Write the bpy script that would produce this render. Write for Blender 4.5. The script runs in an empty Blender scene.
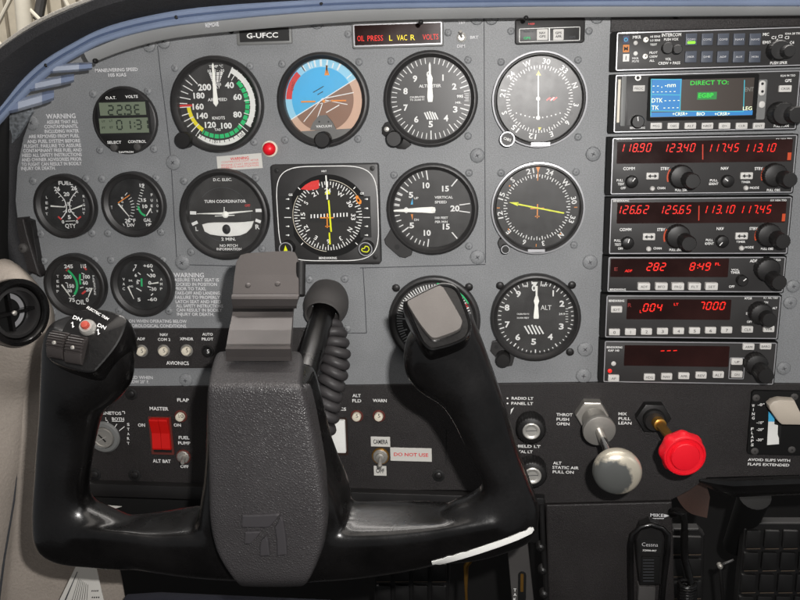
import bpy, math, random
from mathutils import Vector, Matrix
random.seed(4)
R=math.radians
col=bpy.context.scene.collection
sc=bpy.context.scene
# ------------------------------------------------------------------ camera
# world: X right along the panel, Z up the panel, panel face at y=0, camera at y=-D
D=0.75
VN=(498.,92.); VD=(482.,3600.)
FPX=math.sqrt(-((VN[0]-400)*(VD[0]-400)+(300-VN[1])*(300-VD[1])))
yv=Vector((VN[0]-400,300-VN[1],-FPX)).normalized()
zv=-Vector((VD[0]-400,300-VD[1],-FPX)).normalized()
xv=yv.cross(zv).normalized(); zv=xv.cross(yv).normalized()
RW=Matrix((xv,yv,zv))                 # camera -> world
CAM=Vector((0,-D,0))
def pt(px,py,d=0.0):
    """world point at distance d in front of the panel seen at photo position px,py"""
    v=RW@Vector((px-400,300-py,-FPX))
    t=(D-d)/v.y
    return CAM+v*t
def mpp(px,py,d=0.0):
    return ((pt(px+1,py,d)-pt(px-1,py,d)).length+(pt(px,py+1,d)-pt(px,py-1,d)).length)/4
cd=bpy.data.cameras.new('camera'); cam=bpy.data.objects.new('camera',cd); col.objects.link(cam)
cam.matrix_world=Matrix.Translation(CAM)@RW.to_4x4()
cd.sensor_width=36; cd.lens=36*FPX/800; cd.clip_start=0.01; cd.clip_end=100
sc.camera=cam
# ------------------------------------------------------------------ materials
def lin(c):
    return tuple(((x/255)/12.92 if x/255<=0.04045 else ((x/255+0.055)/1.055)**2.4) for x in c)
MAT={}
def mat(name,c,rough=.5,metal=0,spec=.5,speck=0,sscale=1500,bump=0,bscale=1500,blotch=0,emit=None,estr=1,coat=0,voro=False,alpha=None,trans=0):
    m=bpy.data.materials.new(name); m.use_nodes=True; nt=m.node_tree; b=nt.nodes['Principled BSDF']
    c=lin(c)
    b.inputs['Base Color'].default_value=(*c,1); b.inputs['Roughness'].default_value=rough
    b.inputs['Metallic'].default_value=metal; b.inputs['Specular IOR Level'].default_value=spec
    if coat: b.inputs['Coat Weight'].default_value=coat; b.inputs['Coat Roughness'].default_value=.08
    if trans: b.inputs['Transmission Weight'].default_value=trans
    if emit: b.inputs['Emission Color'].default_value=(*lin(emit),1); b.inputs['Emission Strength'].default_value=estr
    if alpha is not None: b.inputs['Alpha'].default_value=alpha
    L=nt.links.new; N=nt.nodes.new
    tc=N('ShaderNodeTexCoord')
    if speck or blotch:
        mx=N('ShaderNodeMix'); mx.data_type='RGBA'; mx.blend_type='MULTIPLY'; mx.inputs[0].default_value=1
        mx.inputs[6].default_value=(*c,1)
        n=N('ShaderNodeTexNoise'); n.inputs['Scale'].default_value=sscale; n.inputs['Detail'].default_value=2
        L(tc.outputs['Object'],n.inputs['Vector'])
        mr=N('ShaderNodeMapRange'); mr.inputs['From Min'].default_value=.3; mr.inputs['From Max'].default_value=.7
        mr.inputs['To Min'].default_value=1-speck; mr.inputs['To Max'].default_value=1+speck; L(n.outputs['Fac'],mr.inputs['Value'])
        n2=N('ShaderNodeTexNoise'); n2.inputs['Scale'].default_value=22; n2.inputs['Detail'].default_value=6; L(tc.outputs['Object'],n2.inputs['Vector'])
        mr2=N('ShaderNodeMapRange'); mr2.inputs['From Min'].default_value=.3; mr2.inputs['From Max'].default_value=.7
        mr2.inputs['To Min'].default_value=1-blotch; mr2.inputs['To Max'].default_value=1+blotch; L(n2.outputs['Fac'],mr2.inputs['Value'])
        mu=N('ShaderNodeMath'); mu.operation='MULTIPLY'; L(mr.outputs[0],mu.inputs[0]); L(mr2.outputs[0],mu.inputs[1])
        L(mu.outputs[0],mx.inputs[7]); L(mx.outputs[2],b.inputs['Base Color'])
        mr3=N('ShaderNodeMapRange'); mr3.inputs['From Min'].default_value=.3; mr3.inputs['From Max'].default_value=.7
        mr3.inputs['To Min'].default_value=max(.03,rough-.07); mr3.inputs['To Max'].default_value=min(1,rough+.07); L(n2.outputs['Fac'],mr3.inputs['Value'])
        L(mr3.outputs[0],b.inputs['Roughness'])
    if bump:
        if voro:
            n=N('ShaderNodeTexVoronoi'); n.feature='DISTANCE_TO_EDGE'; n.inputs['Scale'].default_value=bscale; o=n.outputs['Distance']
            w=N('ShaderNodeTexNoise'); w.inputs['Scale'].default_value=bscale*.5; w.inputs['Detail'].default_value=2
            L(tc.outputs['Object'],w.inputs['Vector'])
            vm=N('ShaderNodeVectorMath'); vm.operation='MULTIPLY_ADD'; L(w.outputs['Color'],vm.inputs[0]); vm.inputs[1].default_value=(.0022,)*3; L(tc.outputs['Object'],vm.inputs[2])
            L(vm.outputs[0],n.inputs['Vector'])
            sm=N('ShaderNodeMapRange'); sm.inputs['From Max'].default_value=.35; L(o,sm.inputs['Value']); o=sm.outputs[0]
        else:
            n=N('ShaderNodeTexNoise'); n.inputs['Scale'].default_value=bscale; n.inputs['Detail'].default_value=3; o=n.outputs['Fac']
            L(tc.outputs['Object'],n.inputs['Vector'])
        bp=N('ShaderNodeBump'); bp.inputs['Strength'].default_value=1; bp.inputs['Distance'].default_value=bump
        L(o,bp.inputs['Height']); L(bp.outputs['Normal'],b.inputs['Normal'])
    MAT[name]=m
    return m
mat('grey_paint',(127,129,131),.5,spec=.5,speck=.2,sscale=1000,bump=.00025,bscale=900,blotch=.09)
mat('seam',(62,64,68),.7)
mat('crinkle',(38,35,35),.5,spec=.5,speck=.6,sscale=1050,bump=.0005,bscale=1300,blotch=.12)
mat('radio_black',(48,47,47),.5,spec=.35,speck=.08,blotch=.06)
mat('black_plastic',(30,29,29),.42,spec=.4,speck=.1,blotch=.15)
mat('matte_black',(20,20,20),.75,spec=.2)
mat('bezel_black',(42,41,41),.42,spec=.45,speck=.08,blotch=.12)
mat('dial_black',(46,45,44),.7,spec=.3,speck=.06,blotch=.08)
mat('dial_dark',(22,22,22),.7,spec=.2)
mat('gloss_black',(13,12,12),.28,spec=.6,speck=.15,sscale=500,blotch=.5,bump=.00008,bscale=350,coat=.18)
mat('leather',(54,52,53),.45,spec=.5,bump=.00024,bscale=560,voro=True,speck=.1,blotch=.06)
mat('plate_metal',(108,104,101),.36,metal=.4,speck=.05,blotch=.1)
mat('clip_metal',(79,75,74),.36,metal=.5,spec=.5,speck=.05,blotch=.06)
mat('white',(232,232,228),.6,speck=.04,blotch=.04)
mat('ink_white',(236,236,234),.7)
mat('ink_grey',(214,214,216),.7)
mat('cream',(222,214,196),.5,blotch=.05,speck=.02)
mat('ink_black',(18,18,18),.6)
mat('ink_red',(214,60,60),.6)
mat('red_plastic',(205,22,18),.35,spec=.5,blotch=.06,speck=.02)
mat('red_knob',(228,24,40),.3,spec=.5,blotch=.05,speck=.02)
mat('green',(0,190,108),.6); mat('yellow',(236,222,20),.6); mat('red',(214,48,44),.6); mat('orange',(232,140,40),.6)
mat('needle_white',(238,238,232),.5); mat('needle_yellow',(226,232,10),.5)
mat('sky_blue',(66,176,224),.6); mat('sky_light',(150,208,232),.6); mat('earth',(134,98,76),.6); mat('earth_light',(206,170,146),.6)
mat('horizon_grey',(98,98,96),.6,blotch=.05,speck=.02)
mat('silver',(200,198,192),.36,metal=.6,blotch=.08,speck=.03)
mat('steel',(176,173,167),.38,metal=.65,blotch=.1,speck=.04)
mat('chrome',(214,212,208),.16,metal=1,blotch=.08,speck=.02)
mat('brass',(186,140,70),.35,metal=.9,blotch=.15,speck=.05)
mat('rim_silver',(184,184,187),.35,metal=.5)
mat('lcd',(112,122,104),.4,spec=.4); mat('lcd_ink',(40,48,40),.5)
mat('display_glass',(36,12,9),.22,spec=.5,blotch=.4,speck=.1)
mat('digit_red',(120,10,5),.5,emit=(255,32,16),estr=1.05)
mat('digit_dim',(60,8,5),.5,emit=(150,18,8),estr=.5)
mat('bar_red',(110,20,8),.5,emit=(220,60,25),estr=.7)
mat('lit_yellow',(120,110,10),.5,emit=(255,225,20),estr=1.3)
mat('lit_green',(40,120,10),.5,emit=(150,255,40),estr=1.2)
mat('lit_red',(150,10,10),.5,emit=(255,30,20),estr=1.6)
mat('glow_amber',(90,28,12),.5,emit=(200,70,20),estr=.8)
mat('lcd_blue',(10,70,120),.5,emit=(38,132,196),estr=.75)
mat('lcd_cyan',(10,90,110),.5,emit=(70,190,205),estr=.8)
mat('lcd_dark',(48,40,34),.4,emit=(60,50,44),estr=.25)
mat('lcd_green',(10,90,20),.5,emit=(40,220,60),estr=1)
mat('lcd_green_bg',(10,80,30),.5,emit=(30,140,60),estr=.7)
mat('lcd_text',(180,190,160),.5,emit=(235,240,200),estr=.9)
mat('lcd_greytext',(110,110,105),.5,emit=(120,120,115),estr=.4)
mat('button_grey',(204,202,198),.5,speck=.03,blotch=.05)
mat('button_slate',(74,80,92),.45,speck=.05,blotch=.05)
mat('navy',(24,30,72),.5); mat('amber',(206,120,30),.5)
mat('knob_black',(24,23,23),.45,spec=.45,speck=.1,blotch=.15)
mat('collar_red',(96,44,38),.5)
mat('slot_grey',(84,85,88),.7)
mat('rubber',(70,68,67),.6,spec=.35,speck=.06,blotch=.1)
mat('cord_rubber',(58,56,57),.5,spec=.4,speck=.06,blotch=.08)
mat('beige_wall',(168,158,148),.8,speck=.07,sscale=700,blotch=.07,bump=.0006,bscale=300)
mat('beige_lever',(186,176,162),.5,blotch=.04,speck=.03)
mat('blue_trim',(128,141,166),.35,spec=.5,blotch=.08,speck=.03)
mat('blue_dark',(82,96,124),.4,blotch=.06,speck=.02)
mat('grey_trim',(140,141,141),.45,blotch=.05,speck=.03)
mat('grey_trim_dark',(112,113,112),.5,blotch=.05,speck=.03)
mat('pad_black',(44,44,46),.75,spec=.3,speck=.2,sscale=900,blotch=.15,bump=.0006,bscale=700)
mat('pad_rim',(164,160,152),.8,speck=.2,sscale=600,blotch=.15)
mat('ghost_blue',(120,132,158),.3,spec=.5,blotch=.1,speck=.02)  # blue ends of the modelled reflections on the edging
mat('ghost_pale',(166,174,190),.35,blotch=.08,speck=.02)  # pale middle of those modelled reflections
mat('hangar',(176,166,148),.7,blotch=.1,speck=.03); mat('hangar_light',(206,198,182),.7,blotch=.05,speck=.03)
mat('emblem_plastic',(58,56,58),.34,spec=.6,bump=.00005,bscale=500)
mat('strap',(42,23,15),.9,speck=.2,sscale=900,blotch=.2)
mat('carpet',(20,19,20),.95,speck=.4,sscale=400,blotch=.2)
mat('firewall',(13,12,12),.9,blotch=.4,speck=.2)
mat('paper',(206,204,198),.7,blotch=.03,speck=.02)
mat('navy_cloth',(14,16,28),.9,speck=.2,sscale=800,blotch=.1)
mat('pedal',(14,13,13),.6,blotch=.3,speck=.1); mat('pedal_edge',(88,76,64),.6,blotch=.3,speck=.2)
mat('speckled',(92,96,100),.7,speck=.5,sscale=350,blotch=.3)
mat('knob_worn',(62,66,66),.33,spec=.5,blotch=.05,speck=.02)
# worn throttle knob: dark paint, polished metal where it has rubbed off round one edge
def worn():
    m=MAT['knob_worn']; nt=m.node_tree; b=nt.nodes['Principled BSDF']; N=nt.nodes.new; L=nt.links.new
    tc=N('ShaderNodeTexCoord'); sp=N('ShaderNodeSeparateXYZ'); L(tc.outputs['Object'],sp.inputs[0])
    n=N('ShaderNodeTexNoise'); n.inputs['Scale'].default_value=260; n.inputs['Detail'].default_value=5; L(tc.outputs['Object'],n.inputs['Vector'])
    def math_(op,a,b_):
        q=N('ShaderNodeMath'); q.operation=op
        for i,v in ((0,a),(1,b_)):
            if isinstance(v,(int,float)): q.inputs[i].default_value=v
            else: L(v,q.inputs[i])
        return q.outputs[0]
    # distance from a point low left on the face: paint survives near it
    dx=math_('ADD',sp.outputs['X'],.0062); dz=math_('ADD',sp.outputs['Z'],.0040)
    r=math_('SQRT',math_('ADD',math_('MULTIPLY',dx,dx),math_('MULTIPLY',dz,dz)),0)
    v=math_('ADD',r,math_('MULTIPLY',math_('SUBTRACT',n.outputs['Fac'],.5),.010))
    mr=N('ShaderNodeMapRange'); mr.inputs['From Min'].default_value=.0155; mr.inputs['From Max'].default_value=.0192; L(v,mr.inputs['Value'])
    mx=N('ShaderNodeMix'); mx.data_type='RGBA'; mx.inputs[6].default_value=(*lin((112,114,112)),1); mx.inputs[7].default_value=(*lin((216,208,190)),1)
    L(mr.outputs[0],mx.inputs[0])
    for l in list(b.inputs['Base Color'].links): nt.links.remove(l)
    L(mx.outputs[2],b.inputs['Base Color']); b.inputs['Metallic'].default_value=.55
worn()
def glassmat():
    m=bpy.data.materials.new('cover_glass'); m.use_nodes=True; nt=m.node_tree; nt.nodes.clear(); N=nt.nodes.new; L=nt.links.new
    o=N('ShaderNodeOutputMaterial'); t=N('ShaderNodeBsdfTransparent'); g=N('ShaderNodeBsdfGlossy'); g.inputs['Roughness'].default_value=.1
    f=N('ShaderNodeFresnel'); f.inputs['IOR'].default_value=1.45
    mx=N('ShaderNodeMixShader'); L(f.outputs[0],mx.inputs[0]); L(t.outputs[0],mx.inputs[1]); L(g.outputs[0],mx.inputs[2]); 
    df=N('ShaderNodeBsdfDiffuse'); df.inputs['Color'].default_value=(.6,.6,.6,1); m2=N('ShaderNodeMixShader'); L(mx.outputs[0],m2.inputs[1]); L(df.outputs[0],m2.inputs[2]); L(m2.outputs[0],o.inputs[0])
    tc=N('ShaderNodeTexCoord'); n=N('ShaderNodeTexNoise'); n.inputs['Scale'].default_value=120; n.inputs['Detail'].default_value=4; L(tc.outputs['Object'],n.inputs['Vector'])
    mr=N('ShaderNodeMapRange'); mr.inputs['To Min'].default_value=.3; mr.inputs['To Max'].default_value=.38; L(n.outputs['Fac'],mr.inputs['Value']); L(mr.outputs[0],g.inputs['Roughness'])
    n2=N('ShaderNodeTexNoise'); n2.inputs['Scale'].default_value=60; n2.inputs['Detail'].default_value=7; L(tc.outputs['Object'],n2.inputs['Vector'])
    q=N('ShaderNodeMapRange'); q.inputs['From Min'].default_value=.35; q.inputs['From Max'].default_value=.7; q.inputs['To Min'].default_value=.012; q.inputs['To Max'].default_value=.05; L(n2.outputs['Fac'],q.inputs['Value']); L(q.outputs[0],m2.inputs[0])
    MAT['cover_glass']=m
glassmat()
# ------------------------------------------------------------------ mesh builder
GC={}
def glyphs(s,bold,shear=0):
    k=(s,bold,shear)
    if k in GC: return GC[k]
    c=bpy.data.curves.new('t','FONT'); c.body=s; c.size=1; c.offset=bold; c.resolution_u=2; c.shear=shear
    o=bpy.data.objects.new('t',c); me=o.to_mesh()
    vs=[(v.co.x,v.co.y) for v in me.vertices]; fs=[tuple(p.vertices) for p in me.polygons]
    o.to_mesh_clear(); bpy.data.objects.remove(o); bpy.data.curves.remove(c)
    xs=[v[0] for v in vs] or [0,1]
    GC[k]=(vs,fs,min(xs),max(xs)); return GC[k]
CAP=.72
SEG={'0':'abcdef','1':'bc','2':'abged','3':'abgcd','4':'fgbc','5':'afgcd','6':'afgedc','7':'abc','8':'abcdefg','9':'abcfgd','-':'g','E':'afged','L':'fed','b':'fgcde',' ':''}
XA=Vector((1,0,0)); ZA=Vector((0,0,1)); OUT=Vector((0,-1,0))
class Fr:
    """flat frame: o origin, x right, y up, n outwards"""
    def __init__(s,o,x=XA,y=ZA,n=OUT): s.o=Vector(o); s.x=Vector(x); s.y=Vector(y); s.n=Vector(n)
    def __call__(s,x,y,d=0): return s.o+s.x*x+s.y*y+s.n*d
def F(px,py,d=0.0): return Fr(pt(px,py,d))
class MB:
    def __init__(s): s.v=[]; s.f=[]; s.m=[]; s.sm=[]
    def face(s,pts,m,smooth=False):
        i=len(s.v); s.v+= [Vector(p) for p in pts]; s.f.append(tuple(range(i,i+len(pts)))); s.m.append(m); s.sm.append(smooth)
    def mesh(s,vs,fs,m,smooth=False):
        i=len(s.v); s.v+=[Vector(p) for p in vs]
        for f in fs: s.f.append(tuple(i+k for k in f)); s.m.append(m); s.sm.append(smooth)
    def rings(s,rs,m,cap0=True,cap1=True,closed=False,smooth=True):
        n=len(rs[0]); vs=[p for r in rs for p in r]; fs=[]
        K=len(rs) if closed else len(rs)-1
        for k in range(K):
            a=k*n; b=((k+1)%len(rs))*n
            for i in range(n): j=(i+1)%n; fs.append((a+i,a+j,b+j,b+i))
        if not closed:
            if cap0: fs.append(tuple(range(n-1,-1,-1)))
            if cap1: fs.append(tuple(range((len(rs)-1)*n,len(rs)*n)))
        s.mesh(vs,fs,m,smooth)
    def lathe(s,fr,prof,m,n=48,cap0=True,cap1=True,sc=(1,1)):
        s.rings([[fr(r*math.cos(2*math.pi*i/n)*sc[0],r*math.sin(2*math.pi*i/n)*sc[1],d) for i in range(n)] for r,d in prof],m,cap0,cap1)
    def ringlathe(s,fr,prof,m,n=64):
        """closed ring profile (no centre)"""
        s.rings([[fr(r*math.cos(2*math.pi*i/n),r*math.sin(2*math.pi*i/n),d) for i in range(n)] for r,d in prof],m,closed=True)
    def cyl(s,p0,p1,r0,r1,m,n=20):
        p0=Vector(p0);p1=Vector(p1); a=(p1-p0); L=a.length; a.normalize(); x=a.orthogonal().normalized(); y=a.cross(x)
        s.lathe(Fr(p0,x,y,a),[(r0*.85,0),(r0,min(.0006,L*.1)),(r1,L-min(.0006,L*.1)),(r1*.85,L)],m,n)
    def tube(s,pts,r,m,n=10,cap=True,sq=1):
        pts=[Vector(p) for p in pts]; rs=[]; up=None
        for i,p in enumerate(pts):
            t=(pts[min(i+1,len(pts)-1)]-pts[max(i-1,0)]).normalized()
            if up is None: up=t.orthogonal().normalized()
            up=(up-t*up.dot(t)).normalized(); b=t.cross(up)
            rr=r[i] if isinstance(r,(list,tuple)) else r
            rs.append([p+up*rr*math.cos(2*math.pi*k/n)+b*rr*sq*math.sin(2*math.pi*k/n) for k in range(n)])
        s.rings(rs,m,cap,cap)
    def poly(s,fr,pts,d0,d1,m,bev=0,smooth=False):
        """prism of outline pts (local 2D) from d0 out to d1, with chamfered front"""
        n=len(pts)
        cx=sum(p[0] for p in pts)/n; cy=sum(p[1] for p in pts)/n
        if bev:
            w=max(p[0] for p in pts)-min(p[0] for p in pts); h=max(p[1] for p in pts)-min(p[1] for p in pts)
            kx=1-2*bev/max(w,1e-6); ky=1-2*bev/max(h,1e-6)
            kx2=1-.6*bev/max(w,1e-6); ky2=1-.6*bev/max(h,1e-6)
            rs=[[fr(x,y,d0) for x,y in pts],[fr(x,y,d1-bev) for x,y in pts],[fr(cx+(x-cx)*kx2,cy+(y-cy)*ky2,d1-bev*.3) for x,y in pts],[fr(cx+(x-cx)*kx,cy+(y-cy)*ky,d1) for x,y in pts]]
        else: rs=[[fr(x,y,d0) for x,y in pts],[fr(x,y,d1) for x,y in pts]]
        s.rings(rs,m,smooth=smooth)
    def flat(s,fr,pts,d,m): s.face([fr(x,y,d) for x,y in pts],m)
    def rrect(s,fr,x0,y0,x1,y1,r,d0,d1,m,bev=0): s.poly(fr,rr(x0,y0,x1,y1,r),d0,d1,m,bev,smooth=True)
    def frame(s,fr,x0,y0,x1,y1,r,t,d0,d1,m):
        """rectangular rim of width t"""
        a=rr(x0,y0,x1,y1,r); b=rr(x0+t,y0+t,x1-t,y1-t,max(r-t,r*.3))
        A0=[fr(x,y,d0) for x,y in a]; A1=[fr(x,y,d1) for x,y in a]; B1=[fr(x,y,d1) for x,y in b]; B0=[fr(x,y,d0) for x,y in b]
        s.rings([A0,A1,B1,B0],m,closed=True,smooth=False)
    def arc(s,fr,r0,r1,a0,a1,d,m,n=None,cx=0,cy=0):
        """annular sector, angles clockwise from the top in degrees"""
        n=n or max(2,int(abs(a1-a0)/4)); vs=[]; fs=[]
        for i in range(n+1):
            a=R(a0+(a1-a0)*i/n); c,q=math.sin(a),math.cos(a)
            vs+=[fr(cx+r0*c,cy+r0*q,d),fr(cx+r1*c,cy+r1*q,d)]
            if i: k=2*i; fs.append((k-2,k,k+1,k-1))
        s.mesh(vs,fs,m)
    def tick(s,fr,a,r0,r1,w,d,m,w2=None):
        a=R(a); c,q=math.sin(a),math.cos(a); w2=w if w2 is None else w2
        s.face([fr(r0*c-w/2*q,r0*q+w/2*c,d),fr(r1*c-w2/2*q,r1*q+w2/2*c,d),fr(r1*c+w2/2*q,r1*q-w2/2*c,d),fr(r0*c+w/2*q,r0*q-w/2*c,d)],m)
    def bar(s,fr,x0,y0,x1,y1,w,d,m,th=0):
        dx,dy=x1-x0,y1-y0; L=math.hypot(dx,dy) or 1; nx,ny=-dy/L*w/2,dx/L*w/2
        p=[(x0+nx,y0+ny),(x1+nx,y1+ny),(x1-nx,y1-ny),(x0-nx,y0-ny)]
        if th: s.poly(fr,p,d,d+th,m)
        else: s.flat(fr,p,d,m)
    def disc(s,fr,x,y,r,d,m,n=20): s.flat(fr,[(x+r*math.cos(2*math.pi*i/n),y+r*math.sin(2*math.pi*i/n)) for i in range(n)],d,m)
    def text(s,fr,t,x,y,h,m,w=None,rot=0,d=0,al='c',bold=.02,shear=0):
        """cap height h, centred at x,y; w forces the width"""
        bold=.034 if (bold==.02 and t.isdigit()) else bold; vs,fs,a,b=glyphs(t,bold,shear); k=h/CAP; w=None if t in ('1','I','L','J','i') else w; kx=k if w is None else w/max(b-a,1e-6)
        off={'c':(a+b)/2,'l':a,'r':b}[al]; c,q=math.cos(R(rot)),math.sin(R(rot)); o=[]
        for u,v in vs:
            u=(u-off)*kx; v=(v-CAP/2)*k
            o.append(fr(x+u*c-v*q,y+u*q+v*c,d))
        s.mesh(o,fs,m)
    def seg7(s,fr,t,x,y,h,w,m,d=0,gap=.42,sl=.16,th=.15):
        """slanted seven segment digits from x rightwards, centred on y; w digit width"""
        T=h*th; cur=x
        def sg(x0,y0,x1,y1):
            s.bar(fr,x0+sl*y0,y+y0,x1+sl*y1,y+y1,T,d,m)
        for ch in t:
            if ch in '.:':
                if ch=='.': s.bar(fr,cur-w*gap*.6-sl*h/2,y-h/2+T*.2,cur-w*gap*.6-sl*h/2+T*1.3,y-h/2+T*.2,T*1.4,d,m)
                else:
                    for yy in (-h*.2,h*.2): s.bar(fr,cur,y+yy,cur+T,y+yy,T,d,m)
                    cur+=w*.45
                continue
            g=SEG.get(ch,''); e=T*.35; H=h/2
            if 'a' in g: sg(cur+e,H,cur+w-e,H)
            if 'g' in g: sg(cur+e,0,cur+w-e,0)
            if 'd' in g: sg(cur+e,-H,cur+w-e,-H)
            if 'b' in g: sg(cur+w,H-e,cur+w,e)
            if 'c' in g: sg(cur+w,-e,cur+w,-H+e)
            if 'f' in g: sg(cur,H-e,cur,e)
            if 'e' in g: sg(cur,-e,cur,-H+e)
            cur+=w*(1+gap)
    def build(s,name,parent=None,origin=None,sharp=35):
        if not s.v: return None
        o=origin if origin is not None else Vector((0,0,0))
        me=bpy.data.meshes.new(name); me.from_pydata([v-o for v in s.v],[],s.f)
        names=list(dict.fromkeys(s.m))
        for n in names: me.materials.append(MAT[n])
        ix={n:i for i,n in enumerate(names)}
        me.polygons.foreach_set('material_index',[ix[n] for n in s.m]); me.polygons.foreach_set('use_smooth',s.sm)
        me.update()
        if any(s.sm): me.set_sharp_from_angle(angle=R(sharp))
        ob=bpy.data.objects.new(name,me); col.objects.link(ob)
        if parent: ob.parent=parent
        return ob
def rr(x0,y0,x1,y1,r,n=5):
    if x0>x1: x0,x1=x1,x0
    if y0>y1: y0,y1=y1,y0
    r=min(r,(x1-x0)/2,(y1-y0)/2); o=[]
    for cx,cy,a in ((x1-r,y1-r,0),(x0+r,y1-r,90),(x0+r,y0+r,180),(x1-r,y0+r,270)):
        for i in range(n+1):
            t=R(a+90*i/n); o.append((cx+r*math.cos(t),cy+r*math.sin(t)))
    return o
class Thing:
    def __init__(s,name,label,cat,o,group=None,kind=None):
        s.o=Vector(o); e=bpy.data.objects.new(name,None); col.objects.link(e); e.location=s.o; e.empty_display_size=.01
        e['label']=label; e['category']=cat
        if group: e['group']=group
        if kind: e['kind']=kind
        s.e=e
    def part(s,name,mb,parent=None,label=None):
        ob=mb.build(name,parent or s.e,s.o)
        if ob and label: ob['label']=label
        return ob
# pixel helpers: everything positioned by where it sits on its real plane
PF=Fr((0,0,0))
def W(px,py,d=0): p=pt(px,py,d); return p.x,p.z
def ptext(m,t,px,py,h,w=None,d=.0003,mt='ink_white',al='c',rot=0,bold=.02,shear=0):
    u=mpp(px,py,d); x,z=W(px,py,d); m.text(PF,t,x,z,h*u,mt,None if w is None else w*u,rot,d,al,bold,shear)
def pline(m,x0,y0,x1,y1,w,d,mt):
    u=mpp(x0,y0,d); m.bar(PF,*W(x0,y0,d),*W(x1,y1,d),w*u,d,mt)
def prect(m,x0,y0,x1,y1,d0,d1,mt,r=1,bev=0):
    """box whose front (at d1) is seen at these pixels"""
    cx,cy=(x0+x1)/2,(y0+y1)/2; a=W(x0,cy,d1)[0]; b=W(x1,cy,d1)[0]; t=W(cx,y0,d1)[1]; q=W(cx,y1,d1)[1]; u=mpp(cx,cy,d1)
    m.rrect(PF,a,q,b,t,r*u,d0,d1,mt,bev*u)
def prectflat(m,x0,y0,x1,y1,d,mt):
    cx,cy=(x0+x1)/2,(y0+y1)/2; a=W(x0,cy,d)[0]; b=W(x1,cy,d)[0]; t=W(cx,y0,d)[1]; q=W(cx,y1,d)[1]
    m.flat(PF,[(a,q),(b,q),(b,t),(a,t)],d,mt)
def ppoly(m,pts,d0,d1,mt,bev=0): m.poly(PF,[W(x,y,d1) for x,y in pts],d0,d1,mt,bev)
def screw(m,px,py,r=3.6,d=0,mt='grey_paint',dome=.0016,slot=True):
    u=mpp(px,py,d); f=F(px,py,d); r*=u
    m.lathe(f,[(r,0),(r,.0004),(r*.9,dome*.6),(r*.6,dome*.9),(r*.3,dome)],mt,20,cap0=False)
    if slot:
        a=random.uniform(0,90)
        for k in (0,90):
            c,q=math.cos(R(a+k)),math.sin(R(a+k)); w=r*.3
            m.bar(f,-w*c,-w*q,w*c,w*q,r*.12,dome+.00012,'ink_black' if 'grey' not in mt else 'slot_grey')
def rs_(pts,n=6):
    """closed smooth outline through pts"""
    o=[]
    for i in range(len(pts)):
        p0=pts[i-1];p1=pts[i];p2=pts[(i+1)%len(pts)];p3=pts[(i+2)%len(pts)]
        for k in range(n):
            s=k/n; o.append(tuple(.5*(2*p1[j]+(-p0[j]+p2[j])*s+(2*p0[j]-5*p1[j]+4*p2[j]-p3[j])*s*s+(-p0[j]+3*p1[j]-3*p2[j]+p3[j])*s**3) for j in range(2)))
    return o
# ------------------------------------------------------------------ instrument panel
DD=.0020                                     # dial face height above the panel sheet
def Z(x0,y0,s): return lambda x,y:(x0+x/s,y0+y/s)
t=Thing('instrument_panel','grey painted metal instrument panel with cut in placards and round rivet like screws','panel',pt(400,250))
m=MB()
outl=[(15,150),(12,130),(10,112),(24,88),(44,68),(72,50),(104,33),(150,20),(200,10),(400,0),(1100,-10),(1100,392),(100,392),(40,388),(30,300),(22,262),(14,240),(13,190)]
ppoly(m,outl,-.004,0,'grey_paint',)
t.part('panel_sheet',m)
m=MB()
for s in ([(157.5,46),(161,78),(166,115),(171,160),(174,215),(177,262)],[(484,14),(484.4,100),(485,180),(485.5,263)],[(176,264.5),(235,266)],[(360,268),(485.5,264.5)],[(363,268),(365,300),(366.5,333)],[(306,333),(366.5,333)]):
    for a,b in zip(s,s[1:]): pline(m,*a,*b,.8,.0003,'seam')
t.part('seam',m)
small=[(175,68),(250,66),(254,142),(282,64),(359,62),(285,140),(358,139),(391,61),(468,60),(468,136),(501,62),(578,60),(578,137),(501,173),(576,172),(574,245),(394,175),(469,173),(469,246),(184,181),(256,178),(191,252),(262,249),(33,181),(86,179),(102,179),(156,178),(41,234),(92,233),(108,233),(161,232),(44,261),(95,260),(111,260),(163,260),(53,312),(119,311),(169,311),(93,94),(148,91),(100,150),(154,149),(348,34),(448,32.5),(511,31),(589,31),(309.5,279.5),(344.7,279),(347,328.7)]
for x,y in small:
    m=MB(); screw(m,x,y,3.8,0); t.part('screw',m)
big=[(32,123,7),(149,45,7),(164,41.5,7),(173.5,162.5,7.5),(182.5,262.5,7.5),(186,380,6.5),(317,22,7),(477,18,7),(491.5,18,7),(597,17,7),(477.3,155.5,7.4),(477.5,257,7.4),(593,154,7.5),(590,262,7.5),(585,349,7.5),(583.5,375.5,7.5),(793,286,6.6),(790,302.5,6.6),(783.5,368,6.8)]
for x,y,r in big:
    m=MB(); screw(m,x,y,r,0,dome=.0022); t.part('domed_screw',m)
for x,y in [(396,288),(469,287),(500,285.6),(572,285),(570,352)]:
    m=MB(); screw(m,x,y,4,0,'black_plastic',dome=.002); t.part('black_screw',m)
m=MB()
g='ink_grey'
def para(lines,h=3.7,mt=g,al='c',d=.0004):
    m=MB()
    for s,x0,x1,y in lines: ptext(m,s,(x0+x1)/2,y,h,x1-x0,d,mt)
    t.part('placard_lettering',m)
para([('WARNING',45.5,76,116)],4.6)
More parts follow.
